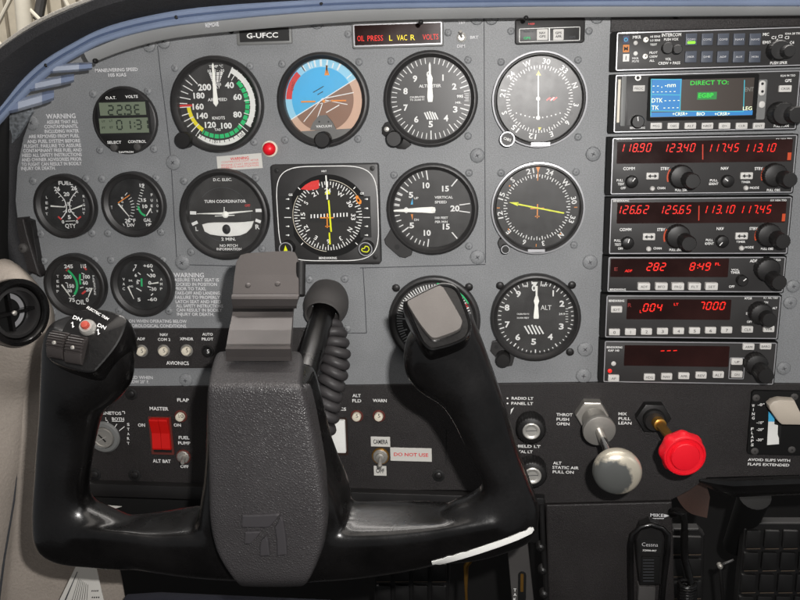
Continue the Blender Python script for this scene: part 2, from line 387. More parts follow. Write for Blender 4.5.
para([('ASSURE THAT ALL',46,78.5,121.7),('CONTAMINANTS,',43.5,78.5,126.3),('INCLUDING WATER',44,79.5,131),('ARE REMOVED FROM FUEL',27.5,80,136),('AND FUEL SYSTEM BEFORE',26,81,141),('FLIGHT. FAILURE TO ASSURE',23,82,145.6),('CONTAMINANT FREE FUEL AND',22,82.5,150.2),('HEED ALL SAFETY INSTRUCTIONS',21,82.5,154.8),('AND OWNER ADVISORIES PRIOR',20.5,82.5,159.3),('TO FLIGHT CAN RESULT IN BODILY',20.5,82.5,163.8),('INJURY OR DEATH.',20.5,56,168.2)],3.3)
para([('WARNING',173.5,204,275)],4.6)
para([('ASSURE THAT SEAT IS',174,219,279.8),('LOCKED IN POSITION',174,217,284.2),('PRIOR TO TAXI,',174.5,206,288.6),('TAKE-OFF AND LANDING.',174.5,221,293),('FAILURE TO PROPERLY',175,220,297.3),('LATCH SEAT AND HEED',175.5,221,301.6),('ALL SAFETY INSTRUCTIONS',176,223,305.8),('CAN RESULT IN BODILY',176.5,222,310),('INJURY OR DEATH.',177,214,314.2)],3.2)
para([('ICE PROTECTION ON WHEN OPERATING BELOW',96,186.5,321),('40° F IN ADVERSE METEOROLOGICAL CONDITIONS.',88,186.5,325.6)],3.2)
para([('BE USED WHEN',121,152.5,377.3),('BELOW 20° F.',126,149,381.6)],3.2)
para([('MANEUVERING SPEED',94,138.5,69.8),('105 KIAS',108,126.5,74.8)],3.3)
for q_ in (('TST',458,465.5,22.3),('DIM',457,465,46),('BRT',470,478.5,37.2)): para([q_],2.9)
para([('AF',48.5,54,327)],3.2)

# ------------------------------------------------------------------ round instruments
def gauge(name,label,bx,by,Rr,dx,dy,Rd,group='round flight instruments',rim=None,proud=.010,cat='gauge',dial='dial_black',glass=True,lens=.86):
    th=Thing(name,label,cat,pt(dx,dy,0),group)
    u=mpp(bx,by,proud); f=F(bx,by,proud); f.o=f.o+Vector((0,proud,0)); r=Rr*u
    m=MB(); li=lens*r
    pr=[(r*.97,0),(r,.001),(r,proud-.0025),(r*.985,proud-.0006),(r*.955,proud),(r*.93,proud),(r*.915,proud-.0012),(li,proud-.0030),(li*.992,proud-.0045),(li*.985,.0006)]
    m.ringlathe(f,pr,'bezel_black'); th.part('bezel',m)
    if rim:
        m=MB(); m.ringlathe(f,[(r*.965,proud-.0004),(r*.968,proud+.0005),(r*1.002,proud+.0003),(r*1.006,proud-.0012)],'rim_silver'); th.part('rim',m)
    fd=F(dx,dy,DD); ud=mpp(dx,dy,DD)
    fd.o=pt(dx,dy,DD)+Vector((0,DD,0))
    m=MB(); 
    c=F(bx,by,proud).o
    m.disc(Fr((c.x,0,c.z)),0,0,li*.99,.0012,dial,64)
    th.m=m; th.f=fd; th.u=ud; th.Rd=Rd*ud
    if glass:
        gl=MB(); gl.disc(Fr((c.x,0,c.z)),0,0,li*.994,proud-.0042,'cover_glass',64); th.gl=gl
    else: th.gl=None
    return th
def finish(th):
    th.part('dial',th.m)
    if th.gl: th.part('glass',th.gl)
DT=DD+.0001
def tick(th,a,r0,r1,w,mt='ink_white',d=DT,w2=None): th.m.tick(th.f,a,r0*th.Rd,r1*th.Rd,w*th.u,d,mt,None if w2 is None else w2*th.u)
def arc(th,r0,r1,a0,a1,mt,d=DD): th.m.arc(th.f,r0*th.Rd,r1*th.Rd,a0,a1,d,mt)
def gt(th,t_,px,py,h,w=None,mt='ink_white',rot=0,bold=.02): ptext(th.m,t_,px,py,h,w,DT+.0001,mt,rot=rot,bold=bold)
def knob(th,px,py,r,h,mt='knob_black',d0=.0,name='knob',cap=None,base=None,ridges=0,label=None,parent=None):
    """control knob whose front face is seen at px,py"""
    d1=d0+h; u=mpp(px,py,d1); p=pt(px,py,d1); f=Fr((p.x,-d0,p.z)); r*=u
    m=MB()
    if ridges:
        n=ridges*4; pr=[(1,0),(1,h*.85),(.93,h*.96),(.86,h)]
        rings=[]
        for k,(q,dd) in enumerate(pr):
            rings.append([f(r*q*(1-(.035 if (i%4 in (0,)) and k<3 else 0))*math.cos(2*math.pi*i/n),r*q*(1-(.035 if (i%4 in (0,)) and k<3 else 0))*math.sin(2*math.pi*i/n),dd) for i in range(n)])
        m.rings(rings,mt)
    else: m.lathe(f,[(r,0),(r,h*.82),(r*.97,h*.93),(r*.88,h)],mt,32)
    if cap: m.lathe(Fr(f(0,0,h)),[(r*.7,-.0002),(r*.7,.0003),(r*.62,.0005)],cap,24)
    return th.part(name,m,parent,label)
def pointer(th,pts,mt='needle_white',d=DD+.0028,name='pointer',label=None):
    """flat hand; pts local in dial px (x right,y up)"""
    m=MB(); u=th.u
    m.poly(th.f,[(x*u,y*u) for x,y in pts],d,d+.0004,mt); return th.part(name,m,None,label)
def hub(th,x,y,r,mt='dial_dark',d=DD+.0030):
    m=MB(); m.lathe(Fr(th.f(x*th.u,y*th.u,0)),[(r*th.u,d-.002),(r*th.u,d+.0006),(r*.7*th.u,d+.001)],mt,20); th.part('hub',m)
def pol(a,r): return (r*math.sin(R(a)),r*math.cos(R(a)))

# --- airspeed
z=Z(160,50,5.718)
th=gauge('airspeed_indicator','airspeed dial with white needle straight up and green white yellow arcs','215.3' and 215.3,104.7,47.4,217,104.6,41.5)
th.Rd=41.5*th.u
arc(th,.82,.945,28,125,'white'); arc(th,.70,.80,47,213,'green',DD+.00005); arc(th,.665,.76,214,268,'yellow'); arc(th,.845,.985,137,216,'white')
tick(th,269.5,.62,.96,2.0,'red')
for a in range(36,136,8): tick(th,a*1.0,.68 if a%3==0 else .8,.97,.7)
for a in (28,): tick(th,a,.70,.99,1.2)
for a in (123,): tick(th,a,.83,1.0,1.2)
for a in range(60,212,10): tick(th,a,.69,.81,1.0,'dial_black')
for a in range(140,214,8): tick(th,a,.845,.9,.8,'ink_black')
for i,a in enumerate(range(219,322,9)): tick(th,a+(0 if a!=264 else 3),.66 if i%2 else .74,.95,.9)
for s,x,y,h,w in (('200',255,212,6.2,13.5),('180',223,260,5.6,11.5),('160',218,323,5.6,11.5),('140',242,375,5.6,11.5),('120',288,427,5.6,11.5),('100',380,432,5.6,11),('80',443,368,5.6,8.8),('60',443,268,5.6,8.8),('40',397,200,5.8,9.4),('AIRSPEED',328,283,2.9,20),('KNOTS',335,388,2.9,13),('TAS',329,455,2.4,6.5),('TEMP °C',320,93,2.6,14.5),('10 · 0 · -30',320,118,2.8,17),('PRESS',325,196,2.2,9),('ALT',325,212,2.4,7)):
    gt(th,s,*z(x,y),h,w)
for s,x,y,rot in (('80',210,482,-55+90),('120',315,523,4),('100',465,488,-40+72)): gt(th,s,*z(x,y),3.4,5.5,'ink_black',rot=-35 if s=='80' else (0 if s=='120' else 35),bold=0)
# small trapezoid scale at the top
for k in range(6):
    zz=132+k*10; wd=(40-k*3.6)/5.718
    x0,y0=z(320,zz); prectflat(th.m,x0-wd,y0-.75,x0+wd,y0+.75-.2*(k%2),DT,'ink_white')
for k in (-1,0,1): pline(th.m,*z(320+k*22,128),*z(320+k*16,184),.9,DT+.0001,'dial_black')
pointer(th,[(-2.6,1.5),(-1.9,12),(-1.1,38),(0,40),(.9,38),(1.9,12),(2.6,1.5),(0,-2)]); finish(th)
knob(th,182.2,140.2,8.2,.012,ridges=0,d0=.003)
# --- attitude
z=Z(160,0,4)
th=gauge('attitude_indicator','blue and brown artificial horizon tilted left wing down','322' and 322,100.2,46.9,322.6,99.6,41.5,dial='horizon_grey')
f=th.f;u=th.u;Rd=th.Rd
def seg_(side,a,r,mt,d,n=40):
    """half disc above (+1) or below the line through the centre whose right end rises by a degrees"""
    p=[(r*math.cos(R(a+side*180*i/n)),r*math.sin(R(a+side*180*i/n))) for i in range(n+1)]
    th.m.flat(f,p,d,mt)
seg_(1,29.4,Rd*1.0,'sky_light',DD-.0004); seg_(-1,29.4,Rd*1.0,'earth_light',DD-.0004)
q=R(29.4)
seg_(1,29.4,Rd*.76,'sky_blue',DD-.0002); seg_(-1,29.4,Rd*.76,'earth',DD-.0002)
th.m.bar(f,-Rd*math.cos(q),-Rd*math.sin(q),Rd*math.cos(q),Rd*math.sin(q),.9*u,DD,'white')
# grey shroud closing the bottom of the window
pp=[(Rd*1.02*math.sin(R(a)),Rd*1.02*math.cos(R(a))) for a in range(133,228,5)]
th.m.poly(f,pp,DD,DD+.0016,'horizon_grey')
arc(th,.76,.99,288,318,'sky_blue',DD-.0001)
arc(th,.76,.9,272,318,'red',DD+.0001)
gt(th,'GYRO',*z(531,345),2.6,9,'ink_black',rot=78,bold=0)
for a,w,l in ((-60+29,1,.99),(-45+29,.8,.9),(-30,2.0,.99),(-20,1.6,.93),(-10,1.6,.93),(0,2.2,.99),(10,1.6,.93),(20,1.2,.9),(30,1.8,.99),(52,1,.93)): tick(th,a,.78,l,w,'ink_white',DD+.0002)
th.m.flat(f,[(4.6*u,33*u),(6.9*u,33*u),(5.5*u,25*u),(5.5*u,25*u)][:3],DD+.0002,'orange')
th.m.flat(f,[(3*u,23.5*u),(8*u,23.5*u),(5.5*u,33.5*u)],DD+.0002,'orange')
for x0,y0,x1,y1,w in ((575,487,650,393,.8),(627,478,655,400,.8),(650,395,775,370,.9),(660,400,750,418,.8),(665,450,717,420,.9),(690,400,640,415,.6)): pline(th.m,*z(x0,y0),*z(x1,y1),w,DD+.0001,'ink_white')
for x0,y0,x1,y1 in ((612,370,655,345),(630,379,652,366)): pline(th.m,*z(x0,y0),*z(x1,y1),.8,DD+.0001,'ink_black')
m=MB(); d=DD+.0018
for x0,y0,x1,y1 in ((565,407,622,406),(684,403,745,402)):
    a=W(*z(x0,y0),d);b=W(*z(x1,y1),d); m.bar(PF,*a,*b,1.5*u,d,'orange',.0005)
m.lathe(F(*z(655,405),d),[(1.5*u,0),(1.5*u,.0006),(.8*u,.0008)],'orange',16)
th.part('aircraft_symbol',m)
m=MB(); ppoly(m,[z(635,462),z(665,460),z(690,490),z(705,520),z(600,520),z(612,490)],DD,DD+.0022,'horizon_grey'); 
ptext(m,'VACUUM',*z(655,505),2.4,16,DD+.0023,'ink_white')
for x in (637,674): m.disc(F(*z(x,487),DD+.0023),0,0,1.0*u,.0000,'ink_black',10)
th.part('shroud',m); finish(th)
knob(th,*z(648,560),8.2,.010,'black_plastic',d0=.006,ridges=14)
# --- altimeter
z=Z(340,0,4)
def altim(name,label,bx,by,Rr,dx,dy,Rd_,lab,z,nums,nh,nw,tb=.76,ts=.83):
    th=gauge(name,label,bx,by,Rr,dx,dy,Rd_)
    for i in range(50):
        a=i*7.2; big=(i%5==0)
        if big and i==0: continue
        tick(th,a,tb if big else ts,.97,1.1 if big else .8)
    for s,x,y in nums: gt(th,s,*z(x,y),nh,nw)
    return th
th=altim('altimeter','altimeter with ALTIMETER wording and both hands pointing up at zero',430.2,99.2,48,430.5,98.8,41.5,'',z,
 (('0',355,297),('1',412,310),('2',457,345),('3',461,437),('4',424,472),('5',363,496),('6',305,477),('7',263,430),('8',262,364),('9',300,314)),6,4.6)
gt(th,'ALTIMETER',*z(360,343),3,22.5); gt(th,'CALIBRATED',*z(309,388),1.8,15); gt(th,'TO 20,000 FT',*z(309,399),1.8,15); gt(th,'MB.',*z(473,410),2,6)
m=th.m; x,y=z(492,388); prectflat(m,x-7,y-4,x+8,y+4.5,DT,'dial_dark'); gt(th,'995',*z(480,385),2.8,6.5)
for k in range(5): pline(m,*z(497+4*(k%2),375+k*7),*z(515,375+k*7),.5,DT+.0001,'ink_white')
for k in range(4): pline(m,*z(340+k*11,462),*z(358+k*9,478+1),1.8,DT,'ink_white') if 0 else None
def hatch(th,cx,cy,w,h):
    # barber pole hatch of slanted white bars in a fan shaped window
    for k in range(5):
        x=cx-w+k*w*.42; pline(th.m,x,cy-h*.5+abs(k-2)*.6,x+w*.55,cy+h*.5-abs(k-2)*.2,1.5,DT,'ink_white')
hatch(th,*z(362,462),6.0,8.5)
pointer(th,[(-1.0,0),(-1.0,33),(0,36),(1.0,33),(1.0,0)],d=DD+.0024,name='long_hand')
pointer(th,[(-2.2,-3),(-2.9,2),(-2.0,14),(-2.8,20),(0,27),(2.8,20),(2.0,14),(2.9,2),(2.2,-3)],d=DD+.0032,name='short_hand')
finish(th)
m=MB(); ppoly(m,[z(180,490),z(205,482),z(285,580),z(262,597),z(230,595),z(168,535),z(167,510)],.0,.004,'bezel_black',.0004)
m.lathe(F(*z(187,517),.0041),[(2.6*u,0),(2.6*u,.0006),(1.8*u,.001)],'silver',16); th.part('knob_bracket',m)
knob(th,*z(215,556),8.2,.012,'knob_black',d0=.004,ridges=18)
# --- nav indicators
def card(th,head,r0,r1,rt,h,lw,skip=()):
    """compass card: ticks every 5 deg; labels upright outwards. head = heading at the top"""
    L={0:'N',30:'3',60:'6',90:'E',120:'12',150:'15',180:'S',210:'21',240:'24',270:'W',300:'30',330:'33'}
    for hd in range(0,360,5):
        a=hd-head; big=hd%10==0
        tick(th,a,r0 if big else r0+(r1-r0)*.4,r1,.85,d=DT)
    for hd,s in L.items():
        if s in skip: continue
        a=hd-head; x,y=pol(a,rt*th.Rd)
        th.m.text(th.f,s,x,y,h*th.u,'ink_white',(lw*2*th.u if len(s)==2 else None),-a,DT+.0001,bold=.018)
z=Z(480,45,5.217)
th=gauge('course_indicator','silver rimmed course indicator with upright white needle and small red striped flag',539.6,99.7,48,539.3,99.2,43.5,rim=True,lens=.9)
card(th,290,.68,.775,.865,5.4,3.9)
for i in range(11):
    x=190+i*22.8; y=355+24*math.sin(math.pi*i/10); p=z(x,y); th.m.disc(F(*p,DT),0,0,.75*th.u,0,'ink_white',10)
x,y=z(377,281)
ppoly(th.m,[(x-5.5,y),(x,y-4),(x+5.5,y),(x,y+4)],DD-.0004,DD+.0002,'dial_dark')
for k in (-1,0,1): pline(th.m,x-2.5+k*3.3,y+1.6,x+1.5+k*3.3,y-1.6,1.6,DD+.0004,'red' if k!=9 else 'white')
pline(th.m,x-1.6,y+1.6,x+2.2,y-1.6,1.2,DD+.0005,'white')
for zx,zy,s in ((305,146,1),(312,438,-1)):
    x,y=z(zx,zy); k=2.5 if s==1 else 1.8; h=4.6 if s==1 else 3
    ppoly(th.m,[(x-k,y+s*h/2),(x+k,y+s*h/2),(x,y-s*h/2)],DD-.0004,DD+.0003,'yellow')
for zx,zy in ((292,97),(155,390),(475,357)): 
    x,y=z(zx,zy); th.m.disc(F(x,y,DT),0,0,2.0*th.u,0,'dial_dark',12)
m=MB(); 
a=W(*z(304,155),DD+.002); b=W(*z(304,385),DD+.002); m.bar(PF,*a,*b,1.3*th.u,DD+.002,'needle_white',.0004)
for zy in (280,380): m.lathe(F(*z(303,zy),DD+.002),[(2.1*th.u,0),(2.1*th.u,.0006),(1.5*th.u,.0008)],'needle_white',18)
th.part('needle',m); finish(th)
m=MB(); x,y=z(316,517); prect(m,x-9.5,y-1.7,x+9.5,y+1.9,.009,.0108,'rim_silver',.3); ptext(m,'BENDIX/KING',x,y,1.6,15,.0109,'ink_black'); th.part('maker_plate',m)
k=knob(th,*z(143,491),7.9,.010,'knob_black',d0=.006,ridges=16)
m=MB(); fk=F(*z(143,491),.0162); uk=mpp(507,139,.016); m.ringlathe(fk,[(6.2*uk,-.0003),(6.4*uk,.0002),(7.5*uk,.0002),(7.6*uk,-.0003)],'rim_silver',32); m.text(fk,'OBS',0,0,2.6*uk,'ink_white',8*uk,-18,.0003); th.part('knob_ring',m,k)
z=Z(480,155,5.458)
th=gauge('bearing_indicator','silver rimmed bearing indicator with yellow needle lying across it and orange aeroplane',537.9,208.8,46.3,536.8,207.6,42,rim=True,lens=.9)
card(th,221,.70,.79,.885,5.2,3.8)
for a in (270,90,180): tick(th,a,.88,.95,.8,'orange')
x,y=z(317,0)[0],0
ppoly(th.m,[z(306,66),z(328,66),z(317,100)],DD-.0003,DD+.0003,'orange'); pline(th.m,*z(316,98),*z(315,140),.8,DT,'orange')
for a,rr_ in ((315-6,.82),(232,.83),(227,.87),(138,.84)): tick(th,a,rr_,rr_+.03,1.4,'orange')
m=MB(); d=DD+.0016; 
for p,q,w in (((314,268),(312,345),1.1),((275,292),(350,290),1.1),((300,335),(325,335),.9)):
    m.bar(PF,*W(*z(*p),d),*W(*z(*q),d),w*th.u,d,'orange',.0004)
th.part('aircraft_symbol',m)
m=MB(); d=DD+.0026
m.bar(PF,*W(*z(205,268),d),*W(*z(459,317),d),1.5*th.u,d,'needle_yellow',.0004)
ppoly(m,[z(159,258),z(211,258),z(206,279)],d,d+.0004,'needle_yellow'); th.part('needle',m)
finish(th)
m=MB(); x,y=z(308,523); prect(m,x-8.5,y-1.3,x+8.5,y+1.3,.009,.0107,'rim_silver',.3); th.part('maker_plate',m)
m=MB(); ppoly(m,[z(105,460),z(130,455),z(165,490),z(160,515),z(140,535),z(105,505),z(97,480)],.0,.009,'bezel_black',.0005); th.part('knob_bracket',m)
k=knob(th,*z(139,516),4.7,.006,'knob_black',d0=.009)
m=MB(); fk=F(*z(139,516),.0151); m.ringlathe(fk,[(3.7*uk,-.0003),(3.8*uk,.0002),(4.5*uk,.0002),(4.6*uk,-.0003)],'rim_silver',28); th.part('knob_ring',m,k)
# --- VSI
z=Z(340,140,4)
th=gauge('vertical_speed_indicator','vertical speed dial with white needle pointing left to zero',432,210,46,432.4,209.6,41.5)
SC={0:270,1:279.5,2:289,3:298,4:307,5:304,10:353,15:40,20:85}
for a in (279,288,297): tick(th,a-2,.80,.97,.9)
for k,a in enumerate((270,279,288,297,306,315,323,331,338,345,352)):
    if k==0: continue
    tick(th,a,.80 if k not in(4,10) else .72,.97,.9 if k not in (4,10) else 1.2); tick(th,540-a,.80 if k not in(4,10) else .72,.97,.9 if k not in (4,10) else 1.2)
for a in (40,140): tick(th,a,.72,.97,1.2)
for a in (82,98): pass
pline(th.m,*z(477,260),*z(520,254),1,DT,'ink_white'); pline(th.m,*z(477,284),*z(520,290),1,DT,'ink_white')
for s,x,y,h,w in (('0',265,280,5.6,4.6),('5',284,219,5.6,4.6),('10',345,181,5.6,7),('15',422,194,5.6,7),('20',460,273,5.8,9.2),('5',287,341,5.6,4.8),('10',349,371,5.6,7),('15',425,346,5.6,7),('VERTICAL',415,229,2.6,18.5),('SPEED',403,248,2.6,12),('100 FEET',406,311,2.3,13),('PER MIN',405,327,2.3,12.5),('UP',305,232,2.2,4.5),('DN',306,319,2.2,4.5)):
    gt(th,s,*z(x,y),h,w)
ppoly(th.m,[z(283,258),z(292,258),z(290,232)],DD-.0003,DT,'sky_blue'); ppoly(th.m,[z(283,297),z(292,297),z(290,320)],DD-.0003,DT,'orange')
pointer(th,[(3,-2.6),(0,-3.2),(-10,-2.4),(-39,-1.2),(-39,.4),(-10,2.8),(0,3.2),(3,2.6)]); hub(th,1.5,0,2.0,'needle_white'); finish(th)
m=MB(); ppoly(m,[z(205,352),z(240,360),z(290,440),z(285,462),z(262,472),z(238,468),z(182,418),z(177,398)],.0,.004,'bezel_black',.0004); m.disc(F(*z(228,428),.0041),0,0,2.8*u,0,'ink_black',16); th.part('corner_tab',m)
# --- turn coordinator
z=Z(160,140,4)
th=gauge('turn_coordinator','turn coordinator with small white aeroplane above a curved ball tube',223,215.3,45,223.8,214.8,40)
for s,x,y,h,w in (('D.C. ELEC.',250,158,2.8,19),('TURN COORDINATOR',260,245,3,42),('L',147,355,4,3),('R',390,347,4.6,4.2),('2 MIN.',274,396,3,14.5),('NO PITCH',275,422,2.6,18),('INFORMATION',276,436,2.6,25)): gt(th,s,*z(x,y),h,w)
pline(th.m,*z(120,291),*z(145,292),3.2,DT,'ink_white'); pline(th.m,*z(382,282),*z(407,281.5),3.2,DT,'ink_white')
pline(th.m,*z(128,338),*z(150,328),3,DT,'ink_white'); pline(th.m,*z(382,320),*z(403,328),3,DT,'ink_white')
th.m.arc(th.f,28.6*u,29.0*u,-50,230,DT,'seam',40)
m=MB(); 
def tri(a,b): pass
up=[(168,338),(190,332),(215,330),(250,330),(300,330),(340,328),(375,324)]; dn=[(366,350),(345,372),(320,382),(280,386),(240,384),(200,378),(178,366)]
ppoly(m,[z(*p) for p in up+dn],DD,DD+.0012,'white',.0004)
th.part('ball_tube',m)
m=MB(); fb=F(*z(266,357),DD+.0012); m.lathe(fb,[(4.6*u,-.001),(4.6*u,.0008),(3.4*u,.002),(1.4*u,.0026)],'ink_black',20,sc=(.95,1.12)); th.part('ball',m)
m=MB(); d=DD+.0022
m.poly(PF,[W(*z(148,293.5),d),W(*z(258,289),d),W(*z(370,281.5),d),W(*z(371,285),d),W(*z(262,298),d),W(*z(148,296),d)],d,d+.0005,'needle_white')
m.lathe(F(*z(262,298),d),[(3.5*u,0),(3.5*u,.0008),(2.4*u,.0014)],'needle_white',20)
m.bar(PF,*W(*z(257,292),d),*W(*z(257,268),d),.9*u,d,'needle_white',.0004); m.bar(PF,*W(*z(220,304),d),*W(*z(298,301),d),.9*u,d,'needle_white',.0004)
th.part('aircraft_symbol',m)
gt(th,'OFF',*z(350,262),2.4,5.5,'red'); finish(th)
# --- tachometer and second altimeter
th=gauge('tachometer','engine speed dial half hidden behind the right hand yoke grip','434' and 434,322,45.3,434,321,40,proud=.008)
for i in range(0,60):
    a=-130+i*4.4; tick(th,a,.78 if i%5 else .70,.92,1.0 if i%5 else 1.4)
tick(th,63.5,.74,.92,3.4,'red'); arc(th,.93,.98,5,62,'green')
for i,s in enumerate(('0','5','10','15','20','25','30','35')): x,y=pol(-130+i*33,.56*th.Rd); th.m.text(th.f,s,x,y,4.5*th.u,'ink_white',None,0,DT)
gt(th,'RPM',434,334,3.4,10); gt(th,'HUNDREDS',434,340,2,13)
a=-125; s_,c_=math.sin(R(a)),math.cos(R(a)); pointer(th,[(32*s_,32*c_),(2*c_,-2*s_),(-6*s_,-6*c_),(-2*c_,2*s_)]); hub(th,0,0,3.4,'dial_dark'); finish(th)
z=Z(340,260,3.077)
th=altim('second_altimeter','smaller altimeter marked ALT beside the lower radios',535.7,319,44.4,536,317.8,38.5,'',z,
 (('0',597,86),('1',656,102),('2',683,134),('3',681,204),('4',647,236),('5',596,251),('6',547,237),('7',515,198),('8',514,146),('9',549,104)),6.0,4.8,.85,.89)
gt(th,'ALT',*z(634,146),5,10.5,bold=0); gt(th,'CALIBRATED TO',*z(563,166),1.6,12); gt(th,'20,000 FEET',*z(563,178),1.6,12); gt(th,'100',*z(571,80),2,5);gt(th,'FEET',*z(628,78),2,7); gt(th,'29.9',*z(683,166),2,6)
hatch(th,*z(594,214),8.5,9.5)
for k in range(6): pline(th.m,*z(694,150+k*8),*z(702,150+k*8),.6,DT,'ink_white')
pointer(th,[(-.9,0),(-.9,22),(-1,33),(1,33),(.9,22),(.9,0)],d=DD+.0024,name='long_hand')
pointer(th,[(-2.3,0),(-2.6,2),(-1.6,14),(-2.6,18),(-1.2,23),(1.2,23),(2.6,18),(1.6,14),(2.6,2),(2.3,0)],d=DD+.003,name='short_hand'); 
ppoly(th.m,[z(589,68),z(609,68),z(599,84)],DD,DT+.0003,'white'); finish(th)
m=MB(); ppoly(m,[z(468,252),z(490,248),z(540,290),z(530,325),z(505,330),z(480,300),z(462,280)],.0,.004,'bezel_black',.0004); m.disc(F(*z(481,268),.0041),0,0,2.2*u,0,'ink_black',14); th.part('knob_bracket',m)
knob(th,*z(502,311),7.2,.014,'knob_black',d0=.003,ridges=16)
# --- HSI
z=Z(270,155,5.217)
th=Thing('horizontal_situation_indicator','square framed heading instrument with red flag and yellow course bar','gauge',pt(326,214),'square flight instruments')
m=MB(); c0=z(288,304); P=.009
pts=[z(6,54),z(562,42),z(578,562),z(28,576)]
xs=[W(*p,P) for p in pts]; x0=(xs[0][0]+xs[3][0])/2; x1=(xs[1][0]+xs[2][0])/2; zt=(xs[0][1]+xs[1][1])/2; zb=(xs[2][1]+xs[3][1])/2
u=mpp(326,214,P)
m.rrect(PF,x0,zb,x1,zt,2.5*u,0,P,'bezel_black',.0007)
cf=F(*z(305,318),P); Rr_=41*u
th.part('bezel',m)
m=MB()
# white rounded outline
o=[]; 
for i in range(64):
    a=2*math.pi*i/64; c,s_=math.cos(a),math.sin(a); o.append(((abs(c)**.45)*(1 if c>0 else -1)*50.5*u,(abs(s_)**.45)*(1 if s_>0 else -1)*47*u))
ctr=F(*z(300,308),P); ctr2=Fr(ctr.o+Vector((0,-.0002,0)))
for i in range(64): m.bar(ctr2,*o[i],*o[(i+1)%64],.8*u,0,'ink_white')
ptext(m,'BENDIX/KING',*z(302,537),2.2,18,P+.0002); ptext(m,'HDT',*z(282,84),1.8,5,P+.0002)
th.part('outline_marking',m)
# dark dial area
m=MB(); dd=P+.0003
m.disc(cf,0,0,41*u,.0003,'dial_dark',64)
u2=mpp(328,216,dd)
for x0_,x1_ in ((62,118),(468,526)): 
    a=z(x0_,215);b=z(x1_,430); prectflat(m,*a,*b,dd+.0001,'ink_black')
cc=z(303,319)
dv=Fr(pt(*cc,dd)); fdi=dv
m.disc(dv,0,0,34.5*u2,.0003,'dial_black',64)
class Q: pass
q_=Q(); q_.m=m; q_.f=dv; q_.u=u2; q_.Rd=34.5*u2
DTs=DT; DT=.0005
L={0:'N',30:'3',60:'6',90:'E',120:'12',150:'15',180:'S',210:'21',240:'24',270:'W',300:'30',330:'33'}
for hd in range(0,360,5):
    a=hd-238; m.tick(dv,a,(.83 if hd%10==0 else .9)*q_.Rd,.99*q_.Rd,.8*u2,.0005,'ink_white')
for hd,s in L.items():
    a=hd-238; x,y=pol(a,.735*q_.Rd); m.text(dv,s,x,y,4.4*u2,'ink_white',(6.2*u2 if len(s)==2 else None),-a,.0006,bold=.015)
m.arc(dv,35.2*u2,35.7*u2,185,305,.0005,'cream'); m.arc(dv,35.6*u2,36.1*u2,5,55,.0005,'cream')
for a in (-45,45,135,225): m.tick(dv,a,37.5*u2,40.5*u2,.8*u2,.0006,'ink_white')
for zx,tx in ((92,-1),(503,1)):
    for k,zy in enumerate((230,278,326,372,418)):
        if k==2: 
            a=z(zx-17,zy);b=z(zx+18,zy); pline(m,*a,*b,.7,dd+.0003,'ink_white')
        else:
            a=z(zx-9,zy);b=z(zx+9,zy); pline(m,*a,*b,.6,dd+.0003,'ink_white'); x,y=z(zx+4,zy); m.disc(F(x,y,dd+.0004),0,0,.9*u2,0,'ink_white',8)
ptext(m,'GS',*z(107,207),2.2,4,dd+.0003); ptext(m,'GS',*z(480,200),2.2,4,dd+.0003)
DT=DTs
th.part('dial',m)
m=MB(); d=dd+.0008
ppoly(m,[z(160,178),z(185,155),z(215,138),z(255,130),z(256,172),z(240,180),z(200,184)],d,d+.0005,'red'); ptext(m,'NAV',*z(215,160),2.6,9,d+.0007,'ink_red'); th.part('warning_flag',m)
m=MB(); d=dd+.0010
prect(m,*z(200,290),*z(408,345),d,d+.0004,'ink_black',2)
for i in range(12):
    if 5<i<7: continue
    x,y=z(215+i*17,320-i*.8); m.bar(PF,*W(x,y-1.9,d+.0005),*W(x,y+1.9,d+.0005),1.2*u2,d+.0005,'ink_white')
th.part('deviation_scale',m)
m=MB(); d=dd+.0014
for p,q,w in (((298,305),(299,380),1.1),((262,327),(332,327),1.1),((288,372),(312,372),.8)): m.bar(PF,*W(*z(*p),d),*W(*z(*q),d),w*u2,d,'orange',.0004)
th.part('aircraft_symbol',m)
m=MB(); d=dd+.0020
ppoly(m,[z(302,235),z(310,235),z(323,400),z(315,402)],d,d+.0004,'needle_yellow'); ppoly(m,[z(306,405),z(313,405),z(317,466),z(309,467)],d,d+.0004,'needle_yellow'); ppoly(m,[z(285,206),z(315,204),z(300,175)],d,d+.0004,'needle_yellow'); th.part('course_bar',m)
m=MB(); d=dd+.0026
ppoly(m,[z(288,106),z(295,106),z(300,178),z(303,232),z(295,232),z(293,178)],d,d+.0003,'needle_white'); th.part('lubber_line',m)
m=MB(); d=dd+.001
ppoly(m,[z(445,215),z(458,210),z(463,222),z(478,240),z(476,254),z(466,258),z(452,244)],d,d+.0004,'orange'); ppoly(m,[z(455,228),z(462,228),z(468,240),z(463,246),z(456,240)],d+.0003,d+.0006,'dial_dark'); th.part('heading_bug',m)
for i,(zx,zy) in enumerate(((82,491),(498,491))):
    k=knob(th,*z(zx,zy),7.4,.010,'knob_black',d0=P)
    uk=mpp(365,250,.019); fk=F(*z(zx,zy),P+.0102); m=MB(); m.ringlathe(fk,[(6*uk,-.0003),(6.1*uk,.0003),(6.9*uk,.0003),(7.0*uk,-.0003)],'rim_silver',32)
    if i: 
        pp=[(-4,-1),(-2,-2.4),(2,-2.8),(4,0),(2.6,2.6),(0,3),(-1,.6),(-3,.8)]
        for j in range(8): m.bar(fk,pp[j][0]*uk,pp[j][1]*uk,pp[(j+1)%8][0]*uk,pp[(j+1)%8][1]*uk,.9*uk,.0004,'needle_yellow')
    else: m.flat(fk,[(-2.2*uk,-2*uk),(2.2*uk,-2*uk),(0,4*uk)],.0004,'needle_yellow')
    th.part('knob_ring',m,k)
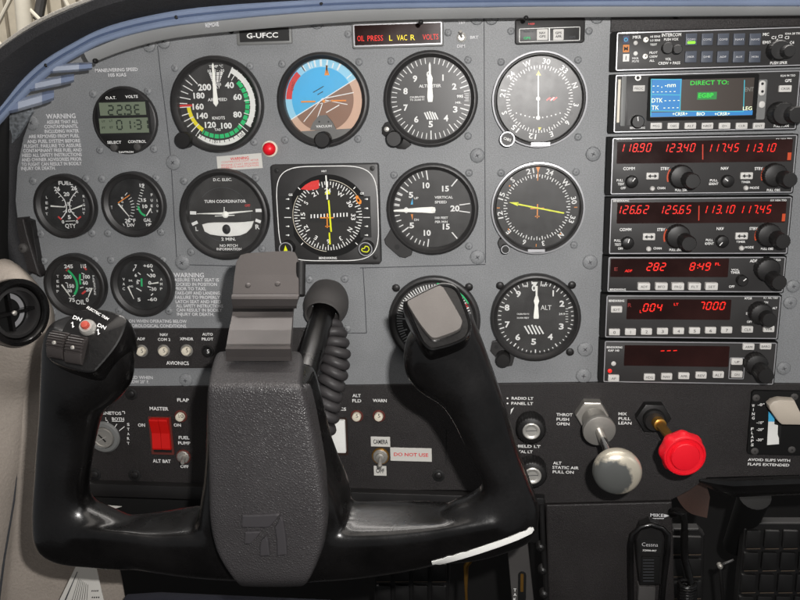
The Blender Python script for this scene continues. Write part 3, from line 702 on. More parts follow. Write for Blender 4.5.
for zx,zy in ((34,82),(533,70),(549,532)):
    m=MB(); screw(m,*z(zx,zy),2.6,P,'black_plastic',dome=.0006); th.part('screw',m)
# ------------------------------------------------------------------ small engine gauges
def sg(name,label,bx,by,rr_,dx,dy):
    return gauge(name,label,bx,by,rr_,dx,dy,rr_*.78,group='small engine gauges',proud=.009,dial='dial_dark',lens=.80)
z=Z(0,140,4)
th=sg('fuel_gauge','small twin needle gauge marked FUEL QTY in white letters',63.4,206.8,31.3,66,204.5)
def gl(lst):
    for s,x,y,h,w in lst: gt(th,s,*z(x,y),h,w)
def vt(s,x,y0,dy,h=2.6,w=2.6):
    for i,c in enumerate(s): gt(th,c,*z(x,y0+i*dy),h,w)
gl([('FUEL',262,172,3.8,14.5),('26',228,195,4,6),('26',296,192,4,6),('20',266,216,3.8,6),('15',270,255,3,5),('10',274,283,3.4,5.5),('5',277,308,3.8,3),('0',252,327,3.2,2.6),('0',308,327,3.2,2.6),('QTY',282,343,4,11)])
vt('LEFT',187,229,22); vt('RIGHT',335,225,17,2.4,2.4)
def crv(p0,p1,p2,w,mt,n=8):
    pr=None
    for i in range(n+1):
        t_=i/n; x=(1-t_)**2*p0[0]+2*t_*(1-t_)*p1[0]+t_*t_*p2[0]; y=(1-t_)**2*p0[1]+2*t_*(1-t_)*p1[1]+t_*t_*p2[1]
        if pr: pline(th.m,*z(*pr),*z(x,y),w,DT,mt)
        pr=(x,y)
crv((226,205),(296,265),(245,315),.9,'ink_white'); crv((310,203),(246,262),(310,312),.9,'ink_white')
for a,b in (((232,306),(246,318)),((308,318),(324,306))): pline(th.m,*z(*a),*z(*b),1.6,DT+.0001,'red')
for (x,y) in ((228,210),(240,226),(254,240),(262,262),(258,285)): pline(th.m,*z(x-6,y+3),*z(x+5,y-3),.6,DT,'ink_white')
for (x,y) in ((307,208),(296,222),(284,240),(280,262),(292,290)): pline(th.m,*z(x-5,y-3),*z(x+6,y+3),.6,DT,'ink_white')
pline(th.m,*z(262,325),*z(300,323),.6,DT,'ink_white')
def ndl(a,b,w0=1.6,w1=.7,mt='needle_white'):
    d=DD+.002; m=MB(); A=W(*z(*a),d);B=W(*z(*b),d); dx,dy=B[0]-A[0],B[1]-A[1];L_=math.hypot(dx,dy);nx,ny=-dy/L_*u/2,dx/L_*u/2
    m.poly(PF,[(A[0]+nx*w0,A[1]+ny*w0),(B[0]+nx*w1,B[1]+ny*w1),(B[0]-nx*w1,B[1]-ny*w1),(A[0]-nx*w0,A[1]-ny*w0)],d,d+.0003,mt); th.part('needle',m)
ndl((203,264),(262,268)); ndl((329,262),(282,280)); finish(th)
th=sg('exhaust_flow_gauge','small gauge with one yellow and two white needles beside vertical lettering',132,205,32,134.5,203)
gl([('GAL',590,320,3.4,8),('HP',595,338,3,5.5),('25°F',521,322,3.4,11),('DIV',524,340,3.2,8),('19',568,181,3.2,5),('15',575,240,3.2,5),('10',580,265,3.4,5),('EGT',441,269,2.8,4.5)])
vt('FUEL',607,219,22,2.6,2.2); vt('FLOW',630,219,22,2.6,2.2); vt('EGT',489,232,16,2.0,2.0)
for i in range(16):
    a=-40+i*9; cx_,cy_=455,275; r0,r1=70,84; pline(th.m,*z(cx_+r0*math.cos(R(a-10)),cy_+r0*math.sin(R(a-10))*1.0),*z(cx_+r1*math.cos(R(a-10)),cy_+r1*math.sin(R(a-10))),.6,DT,'ink_white') if 1 else None
for i in range(9):
    y=188+i*11; x=573-abs(4.5-0)*(i*.9) ; x=572-i*3.2 if i<7 else 552; pline(th.m,*z(x-6,y),*z(x+6,y+4),.7,DT,'ink_white')
crv((552,264),(558,295),(582,303),2.0,'green')
ndl((474,255),(517,306)); ndl((472,252),(519,220),1,.8,'orange'); ndl((604,274),(586,303)); finish(th)
z=Z(0,250,4)
th=sg('oil_gauge','small gauge marked OIL with long green arc above the left yoke grip',73.7,286,30.8,76,283.5)
gl([('245',274,65,3.6,9),('115',334,64,3.6,5.5),('200',271,107,3.6,8),('100',346,107,3.6,7),('150',283,144,3.6,7),('60',341,131,3.6,5.5),('20',354,158,3.6,5.5),('100',276,163,3,6),('75',288,199,3.8,6),('OIL',322,208,4.6,9.5),('0',349,199,4,3)])
vt('TEMP',231,105,20,2.6,2.4); 
for i,c in enumerate('PRESSURE'): gt(th,c,*z(374+(i>2)*1.5+i*.7,105+i*10),2.0,2.0)
crv((268,78),(330,130),(298,178),2.2,'green',12); crv((320,96),(318,118),(322,138),1.8,'green')
pline(th.m,*z(265,84),*z(274,74),1.8,DT,'red'); pline(th.m,*z(336,68),*z(346,80),1.8,DT,'red'); pline(th.m,*z(328,176),*z(343,164),1.8,DT,'red')
for a,b in (((322,118),(334,120)),((320,152),(334,148)),((326,92),(338,98)),((262,130),(272,134)),((290,186),(300,180))): pline(th.m,*z(*a),*z(*b),.8,DT,'ink_white')
ndl((247,138),(282,186)); ndl((368,152),(353,190)); finish(th)
th=sg('vacuum_ammeter_gauge','small gauge marked VAC and AMP with a short green bar in its centre',141,285.8,31.4,142.8,283.5)
gl([('7',543,65,3.4,2.6),('+60',592,63,3.4,9.5),('30',611,102,3.4,5.5),('0',599,131,3.4,3),('-30',612,156,3.4,7),('-60',609,197,3.4,9.5),('5',556,198,3.4,3),('6',543,101,2.8,2.4),('5',550,130,2.8,2.4),('IN.',523,122,2,4),('HG',524,145,2,4)])
vt('VAC',495,117,19,2.6,2.4); vt('AMP',645,117,19,2.6,2.4)
pline(th.m,*z(566,114),*z(567,146),1.8,DT,'green')
for a,b in (((532,84),(538,74)),((604,76),(612,86)),((545,152),(566,164)),((588,96),(600,106)),((590,146),(604,150)),((552,90),(562,98)),((604,182),(612,174)),((548,120),(560,124))): pline(th.m,*z(*a),*z(*b),1.0,DT,'ink_white')
ndl((512,146),(536,196)); ndl((634,130),(596,136)); finish(th)
# --- clock
z=Z(0,0,4)
th=gauge('digital_clock','round black digital clock showing 22.9E over 01:31',124,120.5,33,124.8,119.3,29,group='digital instruments',proud=.006,dial='bezel_black',glass=False,lens=.93,cat='clock')
th.m=MB(); c=F(124,120.5,.006).o; u=mpp(124,120,.006); th.m.lathe(Fr((c.x,0,c.z)),[(31*u,.003),(31*u,.0052),(30*u,.0056)],'black_plastic',48)
d=.0060
prect(th.m,*z(392,403),*z(600,540),.0056,.0062,'ink_black',1.5)
a=z(398,409); b=z(583,461); prectflat(th.m,*a,*b,.0064,'lcd'); a=z(398,472); b=z(594,532); prectflat(th.m,*a,*b,.0064,'lcd')
def sd(s,zx,zy,h,w,mt='lcd_ink',dd_=.0066,sl=.0,z_=None,mm=None,gap=.5,thk=.16):
    zz=(z_ or z)(zx,zy); uu=mpp(*zz,dd_); x,y=W(*zz,dd_); (mm or th.m).seg7(PF,s,x,y,h*uu,w*uu,mt,dd_,gap,sl,thk)
sd('22.9E',433,441,8.5,5.2,gap=.75); sd('01:3',468,500,8.5,5,gap=.75); sd('1',590-4,498,8.5,1.2)
th.m.text  # noqa
for s,x,y,w in (('UT',414,485,3.6),('LT',444,483,3.6),('FT',415,511,3.6),('ET',446,509,3.6)): ptext(th.m,s,*z(x,y),2,w,.0066,'lcd_ink')
for s,x,y,w in (('O.A.T.',443,391,11),('VOLTS',526,386,13),('SELECT',457,569,14.5),('CONTROL',548,566,18.5)): ptext(th.m,s,*z(x,y),2.7,w,.0064)
th.part('face',th.m)
for zx,zy in ((454,590),(547,588)): knob(th,*z(zx,zy),3.6,.003,'rubber',d0=.0056,name='button')
m=MB(); ptext(m,'DAVTRON',124+2,152,1.8,15,.0064); th.part('lettering',m)
# ------------------------------------------------------------------ small things on the upper panel
z=Z(160,0,4)
t=Thing('registration_plate','small black registration plate reading G-UFCC in a grey frame','plate',pt(264,35))
m=MB(); prect(m,*z(306,104),*z(526,178),0,.003,'grey_trim_dark',1.5,.6); t.part('frame',m)
m=MB(); prect(m,*z(318,113),*z(516,166),.003,.0036,'ink_black',.6); t.part('plate',m)
m=MB(); ptext(m,'G-UFCC',*z(409,141),5,32.5,.0038); t.part('lettering',m)
m=MB(); screw(m,*z(285,124),2.6,0,'black_plastic'); t.part('screw',m)
z=Z(340,0,4)
t=Thing('annunciator_panel','black warning light strip lit OIL PRESS L VAC R VOLTS','annunciator',pt(397,34))
m=MB(); prect(m,*z(48,88),*z(413,190),0,.005,'grey_trim_dark',2,.8); t.part('housing',m)
m=MB(); d=.0052; u=mpp(397,34,d); a=W(*z(54,138),d);b=W(*z(408,134),d); tt=W(*z(230,92),d);q=W(*z(230,182),d)
m.frame(PF,a[0],q[1],b[0],tt[1],1.6*u,1.1*u,.004,.0058,'rim_silver'); t.part('rim',m)
m=MB(); prect(m,*z(59,97),*z(404,176),.005,.0054,'display_glass',.5)
for s,x,y,w,mt in (('OIL',83,153,7,'digit_red'),('PRESS',141,152,16,'digit_red'),('L',203,151,2.6,'lit_yellow'),('VAC',248,150,10.5,'lit_yellow'),('R',291,149,4.4,'lit_yellow'),('VOLTS',362,147,16,'digit_red')): ptext(m,s,*z(x,y),5.6,w,.0056,mt,bold=-.004)
t.part('display',m)
t=Thing('dimmer_toggle','tiny metal toggle switch between TST and DIM lettering','switch',pt(461,37))
m=MB(); u=mpp(461,37); f=F(461.5,37.5); m.lathe(f,[(5*u,0),(5*u,.001),(3.4*u,.0016),(3*u,.003)],'silver',6+6); t.part('collar',m)
m=MB(); m.cyl(pt(461.5,37.5,.002),pt(460.5,31.5,.012),1.1*u,1.7*u,'steel',12); t.part('lever',m)
z=Z(460,0,5)
t=Thing('navigation_source_selector','flat black box with two white NAV and GPS push buttons','switch box',pt(550,31))
m=MB(); prect(m,*z(275,88),*z(625,218),0,.005,'black_plastic',3,1); t.part('housing',m)
m=MB(); d=.0052; a=W(*z(296,173),d);b=W(*z(600,172),d);tt=W(*z(450,138),d);q=W(*z(450,207),d);u=mpp(550,31,d)
m.frame(PF,a[0],q[1],b[0],tt[1],.8*u,.6*u,.0045,.0053,'ink_white'); pline(m,*z(447,138),*z(447,207),1.2,.0055,'ink_white'); 
ptext(m,'NAV 1',*z(340,157),2,9,.0053,'seam'); ptext(m,'GPS',*z(335,190),2.4,7,.0053,'green'); ptext(m,'HSI',*z(357,119),1.8,6,.0053,'ink_red'); ptext(m,'GPS',*z(563,185),2.2,6,.0053,'seam'); t.part('marking',m)
for x0,x1,a_,b_ in ((384,440,'NAV','GPS'),(466,519,'GPS','APR')):
    m=MB(); prect(m,*z(x0,146),*z(x1,201),.005,.0085,'button_grey',.8,.4); o=t.part('push_button',m)
    m=MB(); xc=(x0+x1)/2; ptext(m,a_,*z(xc,164),2.3,6.4,.0087,'ink_black'); ptext(m,b_,*z(xc,182),2.3,6.4,.0087,'ink_black'); t.part('lettering',m,o)
t=Thing('warning_lamp','round glossy red warning lamp with pale collar','lamp',pt(269,148))
z=Z(160,140,4); u=mpp(269,148); f=F(*z(440,35))
m=MB(); m.lathe(f,[(8*u,0),(8*u,.0012),(7.2*u,.0018)],'cream',32); t.part('collar',m)
m=MB(); m.lathe(f,[(6.4*u,.001),(6.4*u,.004),(5.4*u,.006),(3.2*u,.0075),(1*u,.008)],'red_knob',32); t.part('lens',m)
t=Thing('warning_sticker','white sticker with small red WARNING print above a round dial','sticker',pt(240,161))
m=MB(); ppoly(m,[z(226,66),z(405,52),z(411,112),z(231,123)],0,.0003,'paper'); t.part('paper',m)
m=MB()
ptext(m,'WARNING',*z(318,73),2.8,19,.0005,'ink_red',rot=3)
for s,y in (('CONTINUOUS LIGHT AFTER',84),('ENGINE START REQUIRES',96),('IMMEDIATE INVESTIGATION',106)): ptext(m,s,*z(320,y),1.9,38,.0005,'ink_red',rot=3,bold=-.005)
t.part('lettering',m)
# column surround plate
# ------------------------------------------------------------------ radios
RD=.012
def radio(name,label,c,group='radios stacked on the right'):
    """c: photo corners TL TR BR BL of the face"""
    t=Thing(name,label,'radio',pt((c[0][0]+c[1][0])/2,(c[0][1]+c[3][1])/2),group)
    P_=[W(*p,RD) for p in c]; t.x0=(P_[0][0]+P_[3][0])/2; t.x1=(P_[1][0]+P_[2][0])/2; t.zt=(P_[0][1]+P_[1][1])/2; t.zb=(P_[2][1]+P_[3][1])/2
    u=mpp(700,200,RD)
    m=MB(); m.rrect(PF,t.x0-5*u,t.zb-.8*u,t.x1+1.5*u,t.zt+.8*u,.8*u,0,RD-.001,'matte_black'); m.rrect(PF,t.x0,t.zb,t.x1,t.zt,1.2*u,RD-.002,RD,'radio_black',.0003)
    t.part('case',m)
    m=MB(); m.frame(PF,t.x0,t.zb,t.x1,t.zt,1.6*u,.95*u,RD-.001,RD+.0005,'rim_silver'); t.part('rim',m)
    t.L=MB(); return t
def rl(t,s,px,py,h,w,mt='ink_white'): ptext(t.L,s,px,py,h,w,RD+.0003,mt)
def btn(t,x0,y0,x1,y1,s=None,mt='button_grey',h=.0025,th=None,ink='ink_black',name='button',r=.8):
    m=MB(); prect(m,x0,y0,x1,y1,RD,RD+h,mt,r,.45); o=t.part(name,m)
    if s:
        m=MB(); ptext(m,s,(x0+x1)/2,(y0+y1)/2,th or (y1-y0)*.42,min((x1-x0)*.72,len(s)*2.2),RD+h+.0002,ink,bold=.0); t.part('lettering',m,o)
    return o
def dsp(t,x0,y0,x1,y1,mt='display_glass'):
    m=MB(); prect(m,x0,y0,x1,y1,RD-.0004,RD+.0004,mt,.6); o=t.part('display',m); return o
def kn(t,bx,by,br,fx,fy,fr,d1=.022,d2=.034,inner=True,mark=None,ridges=20):
    """dual knob: wide base seen at b, small front knob seen at f"""
    o=knob(t,bx,by,br,d1-RD,'knob_black',d0=RD,ridges=ridges,name='knob')
    if inner: knob(t,fx,fy,fr,d2-d1,'knob_black',d0=d1,ridges=16,name='inner_knob',parent=o)
    if mark:
        m=MB(); u=mpp(bx,by,d1); f=F(bx,by,d1+.0003); a=R(mark); m.bar(f,.1*br*u*math.sin(a),.1*br*u*math.cos(a),.75*br*u*math.sin(a),.75*br*u*math.cos(a),.9*u,0,'ink_white'); t.part('pointer_mark',m,o)
    return o
def lamp(t,px,py,r,mt,d=RD,h=.0012,name='indicator_lamp',label=None):
    m=MB(); u=mpp(px,py,d); m.lathe(F(px,py,d),[(r*u,0),(r*u,h*.6),(r*.6*u,h)],mt,16); return t.part(name,m,None,label)
# fascia above the stack
t=Thing('radio_fascia','black crinkled fascia strip above the radio stack','fascia',pt(700,22))
m=MB(); prect(m,611.5,8,830,28.5,0,.006,'crinkle',.5,.5); t.part('plate',m)
m=MB(); screw(m,676,16,3,.006,'black_plastic'); t.part('screw',m)
# audio panel
z=Z(600,0,4)
t=radio('audio_panel','top unit of the stack with ten slate square buttons',[(617,28.5),(806,31),(805,69),(616,67.3)])
rl(t,'BENDIX/KING',*z(120,131),2.0,16.5); rl(t,'MKR',*z(148,148),3,8.5); rl(t,'INTERCOM',*z(286,139),3.4,19.5); rl(t,'PUSH VOX',*z(285,157),2.6,14.5); rl(t,'HI SENS',*z(221,146),2,10); rl(t,'LO SENS',*z(221,161),2,10); rl(t,'TEST',*z(214,178),2,7)
rl(t,'PILOT',*z(214,210),2.2,8);rl(t,'CREW',*z(214,226),2.2,8);rl(t,'ALL',*z(208,242),2.2,5); rl(t,'MKR',*z(142,233),2,6.5);rl(t,'MUTE',*z(142,245),2,7)
rl(t,'VOL',*z(273,236),2.6,6);rl(t,'CREW ◄► PASS'.replace('◄►','+'),*z(277,252),2.8,22); rl(t,'MIC',*z(664,137),3,6.2);rl(t,'EMG',*z(667,169),3,8); rl(t,'C1',*z(695,150),3,4.5);rl(t,'C2',*z(722,145),3,4.5);rl(t,'C3',*z(748,150),3,4.5);rl(t,'C4',*z(768,170),3,4.2); rl(t,'PUSH SPKR',*z(715,251),2.8,17); rl(t,'KMA 28 TSO',*z(773,134),2,16)
for y,s,mt,ik in ((158,'O','navy','lcd_cyan'),(194,'M','amber','ink_black'),(231,'I','white','ink_black')):
    m=MB(); x0,y0=z(92,y-15); x1,y1=z(117,y+15); prect(m,x0,y0,x1,y1,RD,RD+.001,mt,.4); o=t.part('marker_light',m); m=MB(); ptext(m,s,*z(104,y),4,4,RD+.0012,'ink_black' if s!='O' else 'sky_blue'); t.part('lettering',m,o)
lamp(t,*z(142,172),2.2,'button_grey'); lamp(t,*z(142,214),2.2,'white')
for zx,zy in ((183,159),(180,226)):
    m=MB(); p=z(zx,zy); m.lathe(F(*p,RD),[(2.3*u,0),(2.3*u,.001)],'steel',12); m.cyl(pt(*p,RD),pt(p[0]+1.5,p[1]-1,RD+.006),.5*u,.8*u,'steel',8); t.part('toggle',m)
for i,s in enumerate(('COM1','COM2','COM3','NAV1','NAV2')):
    x0=344+i*64; btn(t,*z(x0-1,134),*z(x0+44,181),s,'button_slate',.003,2.0,'ink_grey',r=.5)
    btn(t,*z(x0-3,204),*z(x0+43,250),('MKR','DME','ADF','AUX','MON')[i],'button_slate',.003,2.0,'ink_grey',r=.5)
m=MB(); x,y=z(366,170); m.disc(F(x,y,RD+.0034),0,0,1,0,'ink_black',3) if 0 else None
prect(m,x-4,y-1.3,x+4,y+1.3,RD+.003,RD+.0034,'lit_green',1.2); t.part('lit_bar',m,None,'glowing green light bar')
kn(t,*z(273,192),6,*z(312,197),4.8,.018,.024); kn(t,*z(722,200),10.5,*z(760,204),6.5,.024,.034)
m=MB(); x,y=z(703,160); ppoly(m,[(x-1.5,y+1.5),(x+2.5,y-1.5),(x+1.5,y+2)],RD+.0003,RD+.0006,'white'); t.part('pointer_mark',m)
t.part('lettering',t.L)
# GPS
t=radio('gps_navigator','navigator unit with blue bordered screen reading DIRECT TO: EGBP',[(615.5,71.5),(798.5,74),(797,131),(614,130.5)])
m=MB(); prect(m,*z(190,300),*z(630,480),RD-.0006,RD+.0006,'matte_black',2); t.part('screen_surround',m)
m=MB(); SD=RD+.0008
prectflat(m,*z(204,316),*z(612,466),SD,'lcd_dark'); prectflat(m,*z(205,317),*z(324,445),SD+.0002,'lcd_blue'); prectflat(m,*z(202,446),*z(610,464),SD+.0002,'lcd_blue')
for a,b in (((205,317),(324,318)),((205,317),(203,464)),((324,317),(320,445)),((205,378),(322,380)),((203,444),(575,446)),((578,320),(574,444))): pline(m,*z(*a),*z(*b),.8,SD+.0003,'lcd_cyan')
for s,zx,zy,h,w,mt,al in (('DIRECT TO:',438,330,4.4,38,'lcd_green','c'),('DTK',229,401,4.4,11,'lcd_text','c'),('- - - -',288,399,4.4,15,'lcd_text','c'),('TK',221,430,4.4,7.5,'lcd_text','c'),('- - - -',284,428,4.4,15,'lcd_text','c'),('- - , -nm',257,340,4.4,23,'lcd_text','c'),('- - - - - -',256,364,4,23,'lcd_text','c'),('+CRSR+',320,455,3.4,15,'lcd_text','c'),('BIO',403,455,3.4,8,'lcd_text','c'),('+CRSR+',489,455,3.4,15,'lcd_text','c'),('ENT',597,357,4.4,8.5,'lcd_greytext','c'),('LEG',590,433,3.8,9,'lcd_text','c')): ptext(m,s,*z(zx,zy),h,w,SD+.0005,mt,bold=.006)
prectflat(m,*z(389,368),*z(467,398),SD+.0003,'lcd_green_bg'); ptext(m,'EGBP',*z(424,381),4.4,15,SD+.0006,'lcd_green')
t.part('screen',m)
for i,s in enumerate(('MSG','OBS','ALT','NRST','D→'.replace('→','>'),'CLR','ENT')):
    x0=202+i*68.5; btn(t,*z(x0,491),*z(x0+46,516),s,th=2.2)
btn(t,*z(132,341),*z(180,366),'PROC',th=2.4); btn(t,*z(717,341),*z(767,368),'CRSR',th=2.4)
m=MB(); prect(m,*z(84,304),*z(103,505),RD,RD+.004,'grey_trim_dark',.5,.3); t.part('card_slot_lever',m)
m=MB(); prect(m,*z(70,318),*z(80,490),RD-.0004,RD+.0006,'cream',.4); t.part('card_edge',m)
m=MB(); prect(m,*z(110,375),*z(185,500),RD-.0006,RD+.0008,'black_plastic',.6); t.part('inset_plate',m)
m=MB(); u=mpp(640,80,RD); m.ringlathe(F(*z(151,311),RD),[(1.6*u,-.0002),(1.8*u,.0012),(3.0*u,.0012),(3.2*u,-.0002)],'silver',24); t.part('jack',m)
kn(t,*z(153,487),6.6,0,0,0,.020,.02,False,mark=-8)
m=MB(); prect(m,*z(636,322),*z(662,382),RD,RD+.0022,'button_grey',3.0,.4); prect(m,*z(636,404),*z(660,432),RD,RD+.0022,'button_grey',3.0,.4)
for y in (335,366): m.lathe(F(*z(650,y),RD+.0023),[(1.4*u,0),(.9*u,.0003)],'ink_black',10)
t.part('rocker_button',m)
m=MB(); prect(m,*z(630,318),*z(664,478),RD-.0004,RD+.0005,'grey_trim_dark',1.5); t.part('key_strip',m)
kn(t,*z(738,455),12,*z(790,460),9,.028,.040)
rl(t,'GPS',*z(753,322),3,6.5); rl(t,'KLN 94 TSO',*z(752,302),2,14.5); rl(t,'PULL SCAN',*z(725,503),2.6,14.5); rl(t,'PUSH ON',*z(143,438),2.2,11,); rl(t,'BRT',*z(140,456),2.2,6); rl(t,'BENDIX/KING',*z(150,511),2,15)
t.part('lettering',t.L)
# COM / NAV units
def comnav(name,label,c,z,dg,k):
    t=radio(name,label,c)
    s=1 if k==0 else .985
    o=dsp(t,*z(68,82 if k==0 else 328),*(z(768,170) if k==0 else z(743,412)))
    m=MB(); 
    for tx,zx,zy,w in dg: 
        p=z(zx,zy); uu=mpp(*p,RD+.0006); X_,Y_=W(*p,RD+.0006); m.seg7(PF,tx,X_,Y_,7.8*uu,3.6*uu,'digit_red',RD+.0007,.86,.2,.115)
    t.part('digits',m,o)
    x0,y0,x1,y1=(411,97,411,158) if k==0 else (396,343,395,402)
    m=MB(); pline(m,*z(x0,y0),*z(x1,y1),1,RD+.0007,'bar_red')
    p0,p1=(z(750,90),z(765,160)) if k==0 else (z(728,335),z(741,405))
    prectflat(m,p0[0],p0[1]+10,p1[0],p1[1],RD+.0006,'glow_amber'); t.part('divider_bar',m,o)
    return t
z=Z(600,120,4)
def common(t,dx,dy,g):
    """knobs, buttons and printing laid out from zoomed positions g"""
    for s,x,y,h,w in g['txt']: rl(t,s,*z(x,y),h,w)
    kn(t,*z(*g['k1']),6.2,0,0,0,.018,.018,False,mark=g['m1']); kn(t,*z(*g['k3']),6.2,0,0,0,.018,.018,False,mark=g['m3'])
    for kb,kf in (('b2','f2'),('b4','f4')):
        o=kn(t,*z(*g[kb]),12,*z(*g[kf]),8.0,.020,.037,True,ridges=26)
        m=MB(); uk=mpp(*z(*g[kb]),RD+.002); fk=F(*z(g[kb][0]-2,g[kb][1]),RD+.0006); m.arc(fk,13.2*uk,14.6*uk,250,305,0,'glow_amber'); t.part('lit_ring',m,o)
    for x0,y0 in g['sw']:
        o=btn(t,*z(x0,y0),*z(x0+49,y0+27),None)
        m=MB(); x,y=z(x0+24.5,y0+13.5); d=RD+.0028
        pline(m,x-3.5,y,x+3.5,y,1,d,'ink_black'); 
        for s in (-1,1): m.flat(PF,[W(x+s*1.8,y-2,d),W(x+s*1.8,y+2,d),W(x+s*4.6,y,d)],d+.0001,'ink_black')
        t.part('arrow_marking',m,o)
    for x,y in g['dots']: lamp(t,*z(x,y),2.5,'button_grey',h=.003,name='small_button')
    t.part('lettering',t.L)
t=comnav('upper_comm_nav_radio','larger radio showing red 118.90 and 123.40 under the navigator',[(612.5,136),(796.5,137),(792.3,194),(610.8,192.8)],z,(('118.90',80,112,0),('123.40',255,112,0),('117.45',430,112,0),('113.10',577,112,0)),0)
common(t,0,0,dict(txt=[('BENDIX/KING',97,75,1.9,15.5),('KX 165A TSO',736,76,1.9,15.5),('COMM',116,194,3,11.5),('STBY',260,194,3,8.5),('NAV',499,193,3,7.5),('STBY',635,194,3,8),('PULL',80,241,2.4,6.5),('TEST',84,256,2.4,6.5),('OFF',93,272,2.4,5),('CHAN',245,272,2.4,8),('PULL 25K',325,280,2.4,12),('PULL',455,241,2.4,7.5),('IDENT',455,255,2.4,9),('TIMER',583,248,2.2,9),('MODE',618,271,2.4,9),('PULL OBS',694,280,2.4,13)],
 k1=(129,248),m1=35,k3=(514,246),m3=-50,b2=(328,228),f2=(372,246),b4=(705,222),f4=(761,241),sw=[(186,211),(563,210)],dots=[(209,274),(583,272)]))
t=comnav('lower_comm_nav_radio','larger radio showing red 126.62 and 125.65, lower of the matching pair',[(611,197.7),(792,197.7),(786.2,254),(609,253.4)],z,(('126.62',68,359,0),('125.65',238,359,0),('113.10',412,358,0),('117.45',558,358,0)),1)
common(t,0,0,dict(txt=[('BENDIX/KING',85,323,1.9,15.5),('KX 165A TSO',714,321,1.9,15.5),('COMM',102,438,3,11.5),('STBY',245,438,3,8),('NAV',481,434,3,7),('STBY',614,434,3,8),('PULL',70,482,2.4,6.5),('TEST',72,498,2.4,6.5),('OFF',82,514,2.4,5),('CHAN',230,513,2.4,8),('PULL 25K',302,519,2.4,12),('PULL',438,480,2.4,7),('IDENT',438,494,2.4,8.5),('TIMER',563,487,2.2,9),('MODE',597,509,2.4,8.5),('PULL OBS',668,515,2.4,12)],
 k1=(112,494),m1=15,k3=(492,488),m3=-140,b2=(315,468),f2=(357,496),b4=(680,463),f4=(733,487),sw=[(172,454),(543,451)],dots=[(194,515),(565,512)]))
# ADF
z=Z(600,250,4)
t=radio('adf_receiver','slim radio showing red 282 and 8:49 with five grey buttons',[(609,257),(785.3,257),(782.8,291),(607,292.8)])
o=dsp(t,*z(42,35),*z(514,108)); m=MB()
def dg(tx,zx,zy,h=7.4,w=3.9,mt='digit_red'):
    p=z(zx,zy); uu=mpp(*p,RD+.0006); X_,Y_=W(*p,RD+.0006); m.seg7(PF,tx,X_,Y_,h*uu,w*uu,mt,RD+.0007,.68,.2,.15)
dg('282',190,67); dg('8:49',362,66)
ptext(m,'ADF',*z(114,83),2.6,7.5,RD+.0007,'digit_red',shear=.2); ptext(m,'FL',*z(471,56),2.8,5,RD+.0007,'digit_red'); ptext(m,'E',*z(64,76),3.6,3.4,RD+.0007,'digit_dim'); t.part('digits',m,o)
for x0,s in ((152,'ADF'),(222,'BFO'),(288,'FRQ'),(355,'FLT'),(423,'SET')): btn(t,*z(x0,133),*z(x0+49,161),s,h=.005,th=2.4)
kn(t,*z(676,82),12,*z(718,132),8,.022,.040); kn(t,*z(572,125),5.5,0,0,0,.018,.018,False,mark=50)
rl(t,'ADF',*z(614,43),3,7); rl(t,'KR 87 TSO',*z(697,40),2,12.5); rl(t,'BENDIX/KING',*z(71,158),2,15.5); rl(t,'VOL'.replace('VOL','VOL'),*z(541,79),2,8); rl(t,'TIMER',*z(541,90),2.4,9); rl(t,'OFF',*z(527,146),2.6,5.5); t.part('lettering',t.L)
# transponder
t=radio('transponder','slim radio showing red 004 and 7000 above numbered keys',[(607,296.3),(780.6,295),(777.6,337),(604.6,339)])
o=dsp(t,*z(107,198),*z(523,278)); m=MB()
dg('004',175,230); dg('7000',400,223); ptext(m,'L',*z(163,246),3,2.5,RD+.0007,'digit_red'); ptext(m,'LT',*z(305,217),2.6,4.5,RD+.0007,'digit_red'); ptext(m,'R',*z(119,220),4,3.6,RD+.0007,'digit_dim'); t.part('digits',m,o)
btn(t,*z(44,226),*z(89,251),'IDT',th=2.4)
for i in range(8): x0=36+i*64.2; y=318-i*1.2; btn(t,*z(x0,y-1),*z(x0+44,y+24),str(i),th=3.2)
btn(t,*z(568,306),*z(613,331),'CLR',th=2.6); btn(t,*z(654,304),*z(698,329),'VFR',th=2.6)
kn(t,*z(648,258),11,*z(679,282),7.6,.022,.032)
for s,x,y,w in (('XPDR',593,193,7.5),('TST',618,218,4.5),('ON',664,209,4),('ALT',699,232,4.5),('SBY',594,254,5),('OFF',598,287,5),('KT 76C TSO',683,191,13.5),('BENDIX/KING',66,203,15)): rl(t,s,*z(x,y),2.3,w)
m=MB(); x,y=z(681,238); ppoly(m,[(x-1,y-1),(x+1.6,y+1.2),(x-.5,y+1)],RD+.0003,RD+.0006,'white'); t.part('pointer_mark',m); t.part('lettering',t.L)
# autopilot
t=radio('autopilot_controller','bottom unit of the stack with dark display and red light',[(605,344),(776.3,339.6),(774,381.2),(603,385)])
o=dsp(t,*z(97,383),*z(516,465)); m=MB()
for k in range(3): pline(m,*z(243+k*25,404-k*.6),*z(258+k*25,403-k*.6),.9,RD+.0007,'digit_red')
ptext(m,'10100',*z(448,403),5,22,RD+.0007,'digit_dim',shear=.2) if 0 else None
t.part('digits',m,o)
btn(t,*z(33,501),*z(77,527),'AP',th=2.4)
for i,s in enumerate(('HDG','NAV','APR','REV','ALT')): x0=176+i*69; y=497-i*2.4; btn(t,*z(x0,y),*z(x0+44,y+25),s,th=2.6)
btn(t,*z(572,376),*z(618,400),'ARM',th=2.4); btn(t,*z(641,374),*z(686,398),'BARO',th=2.4)
d=RD; a=W(*z(516,470),d);b=W(*z(578,470),d);tt=W(*z(546,430),d);q=W(*z(546,516),d)
m=MB(); m.frame(PF,a[0],q[1],b[0],tt[1],1.4*u,.8*u,RD,RD+.0005,'rim_silver'); t.part('key_frame',m)
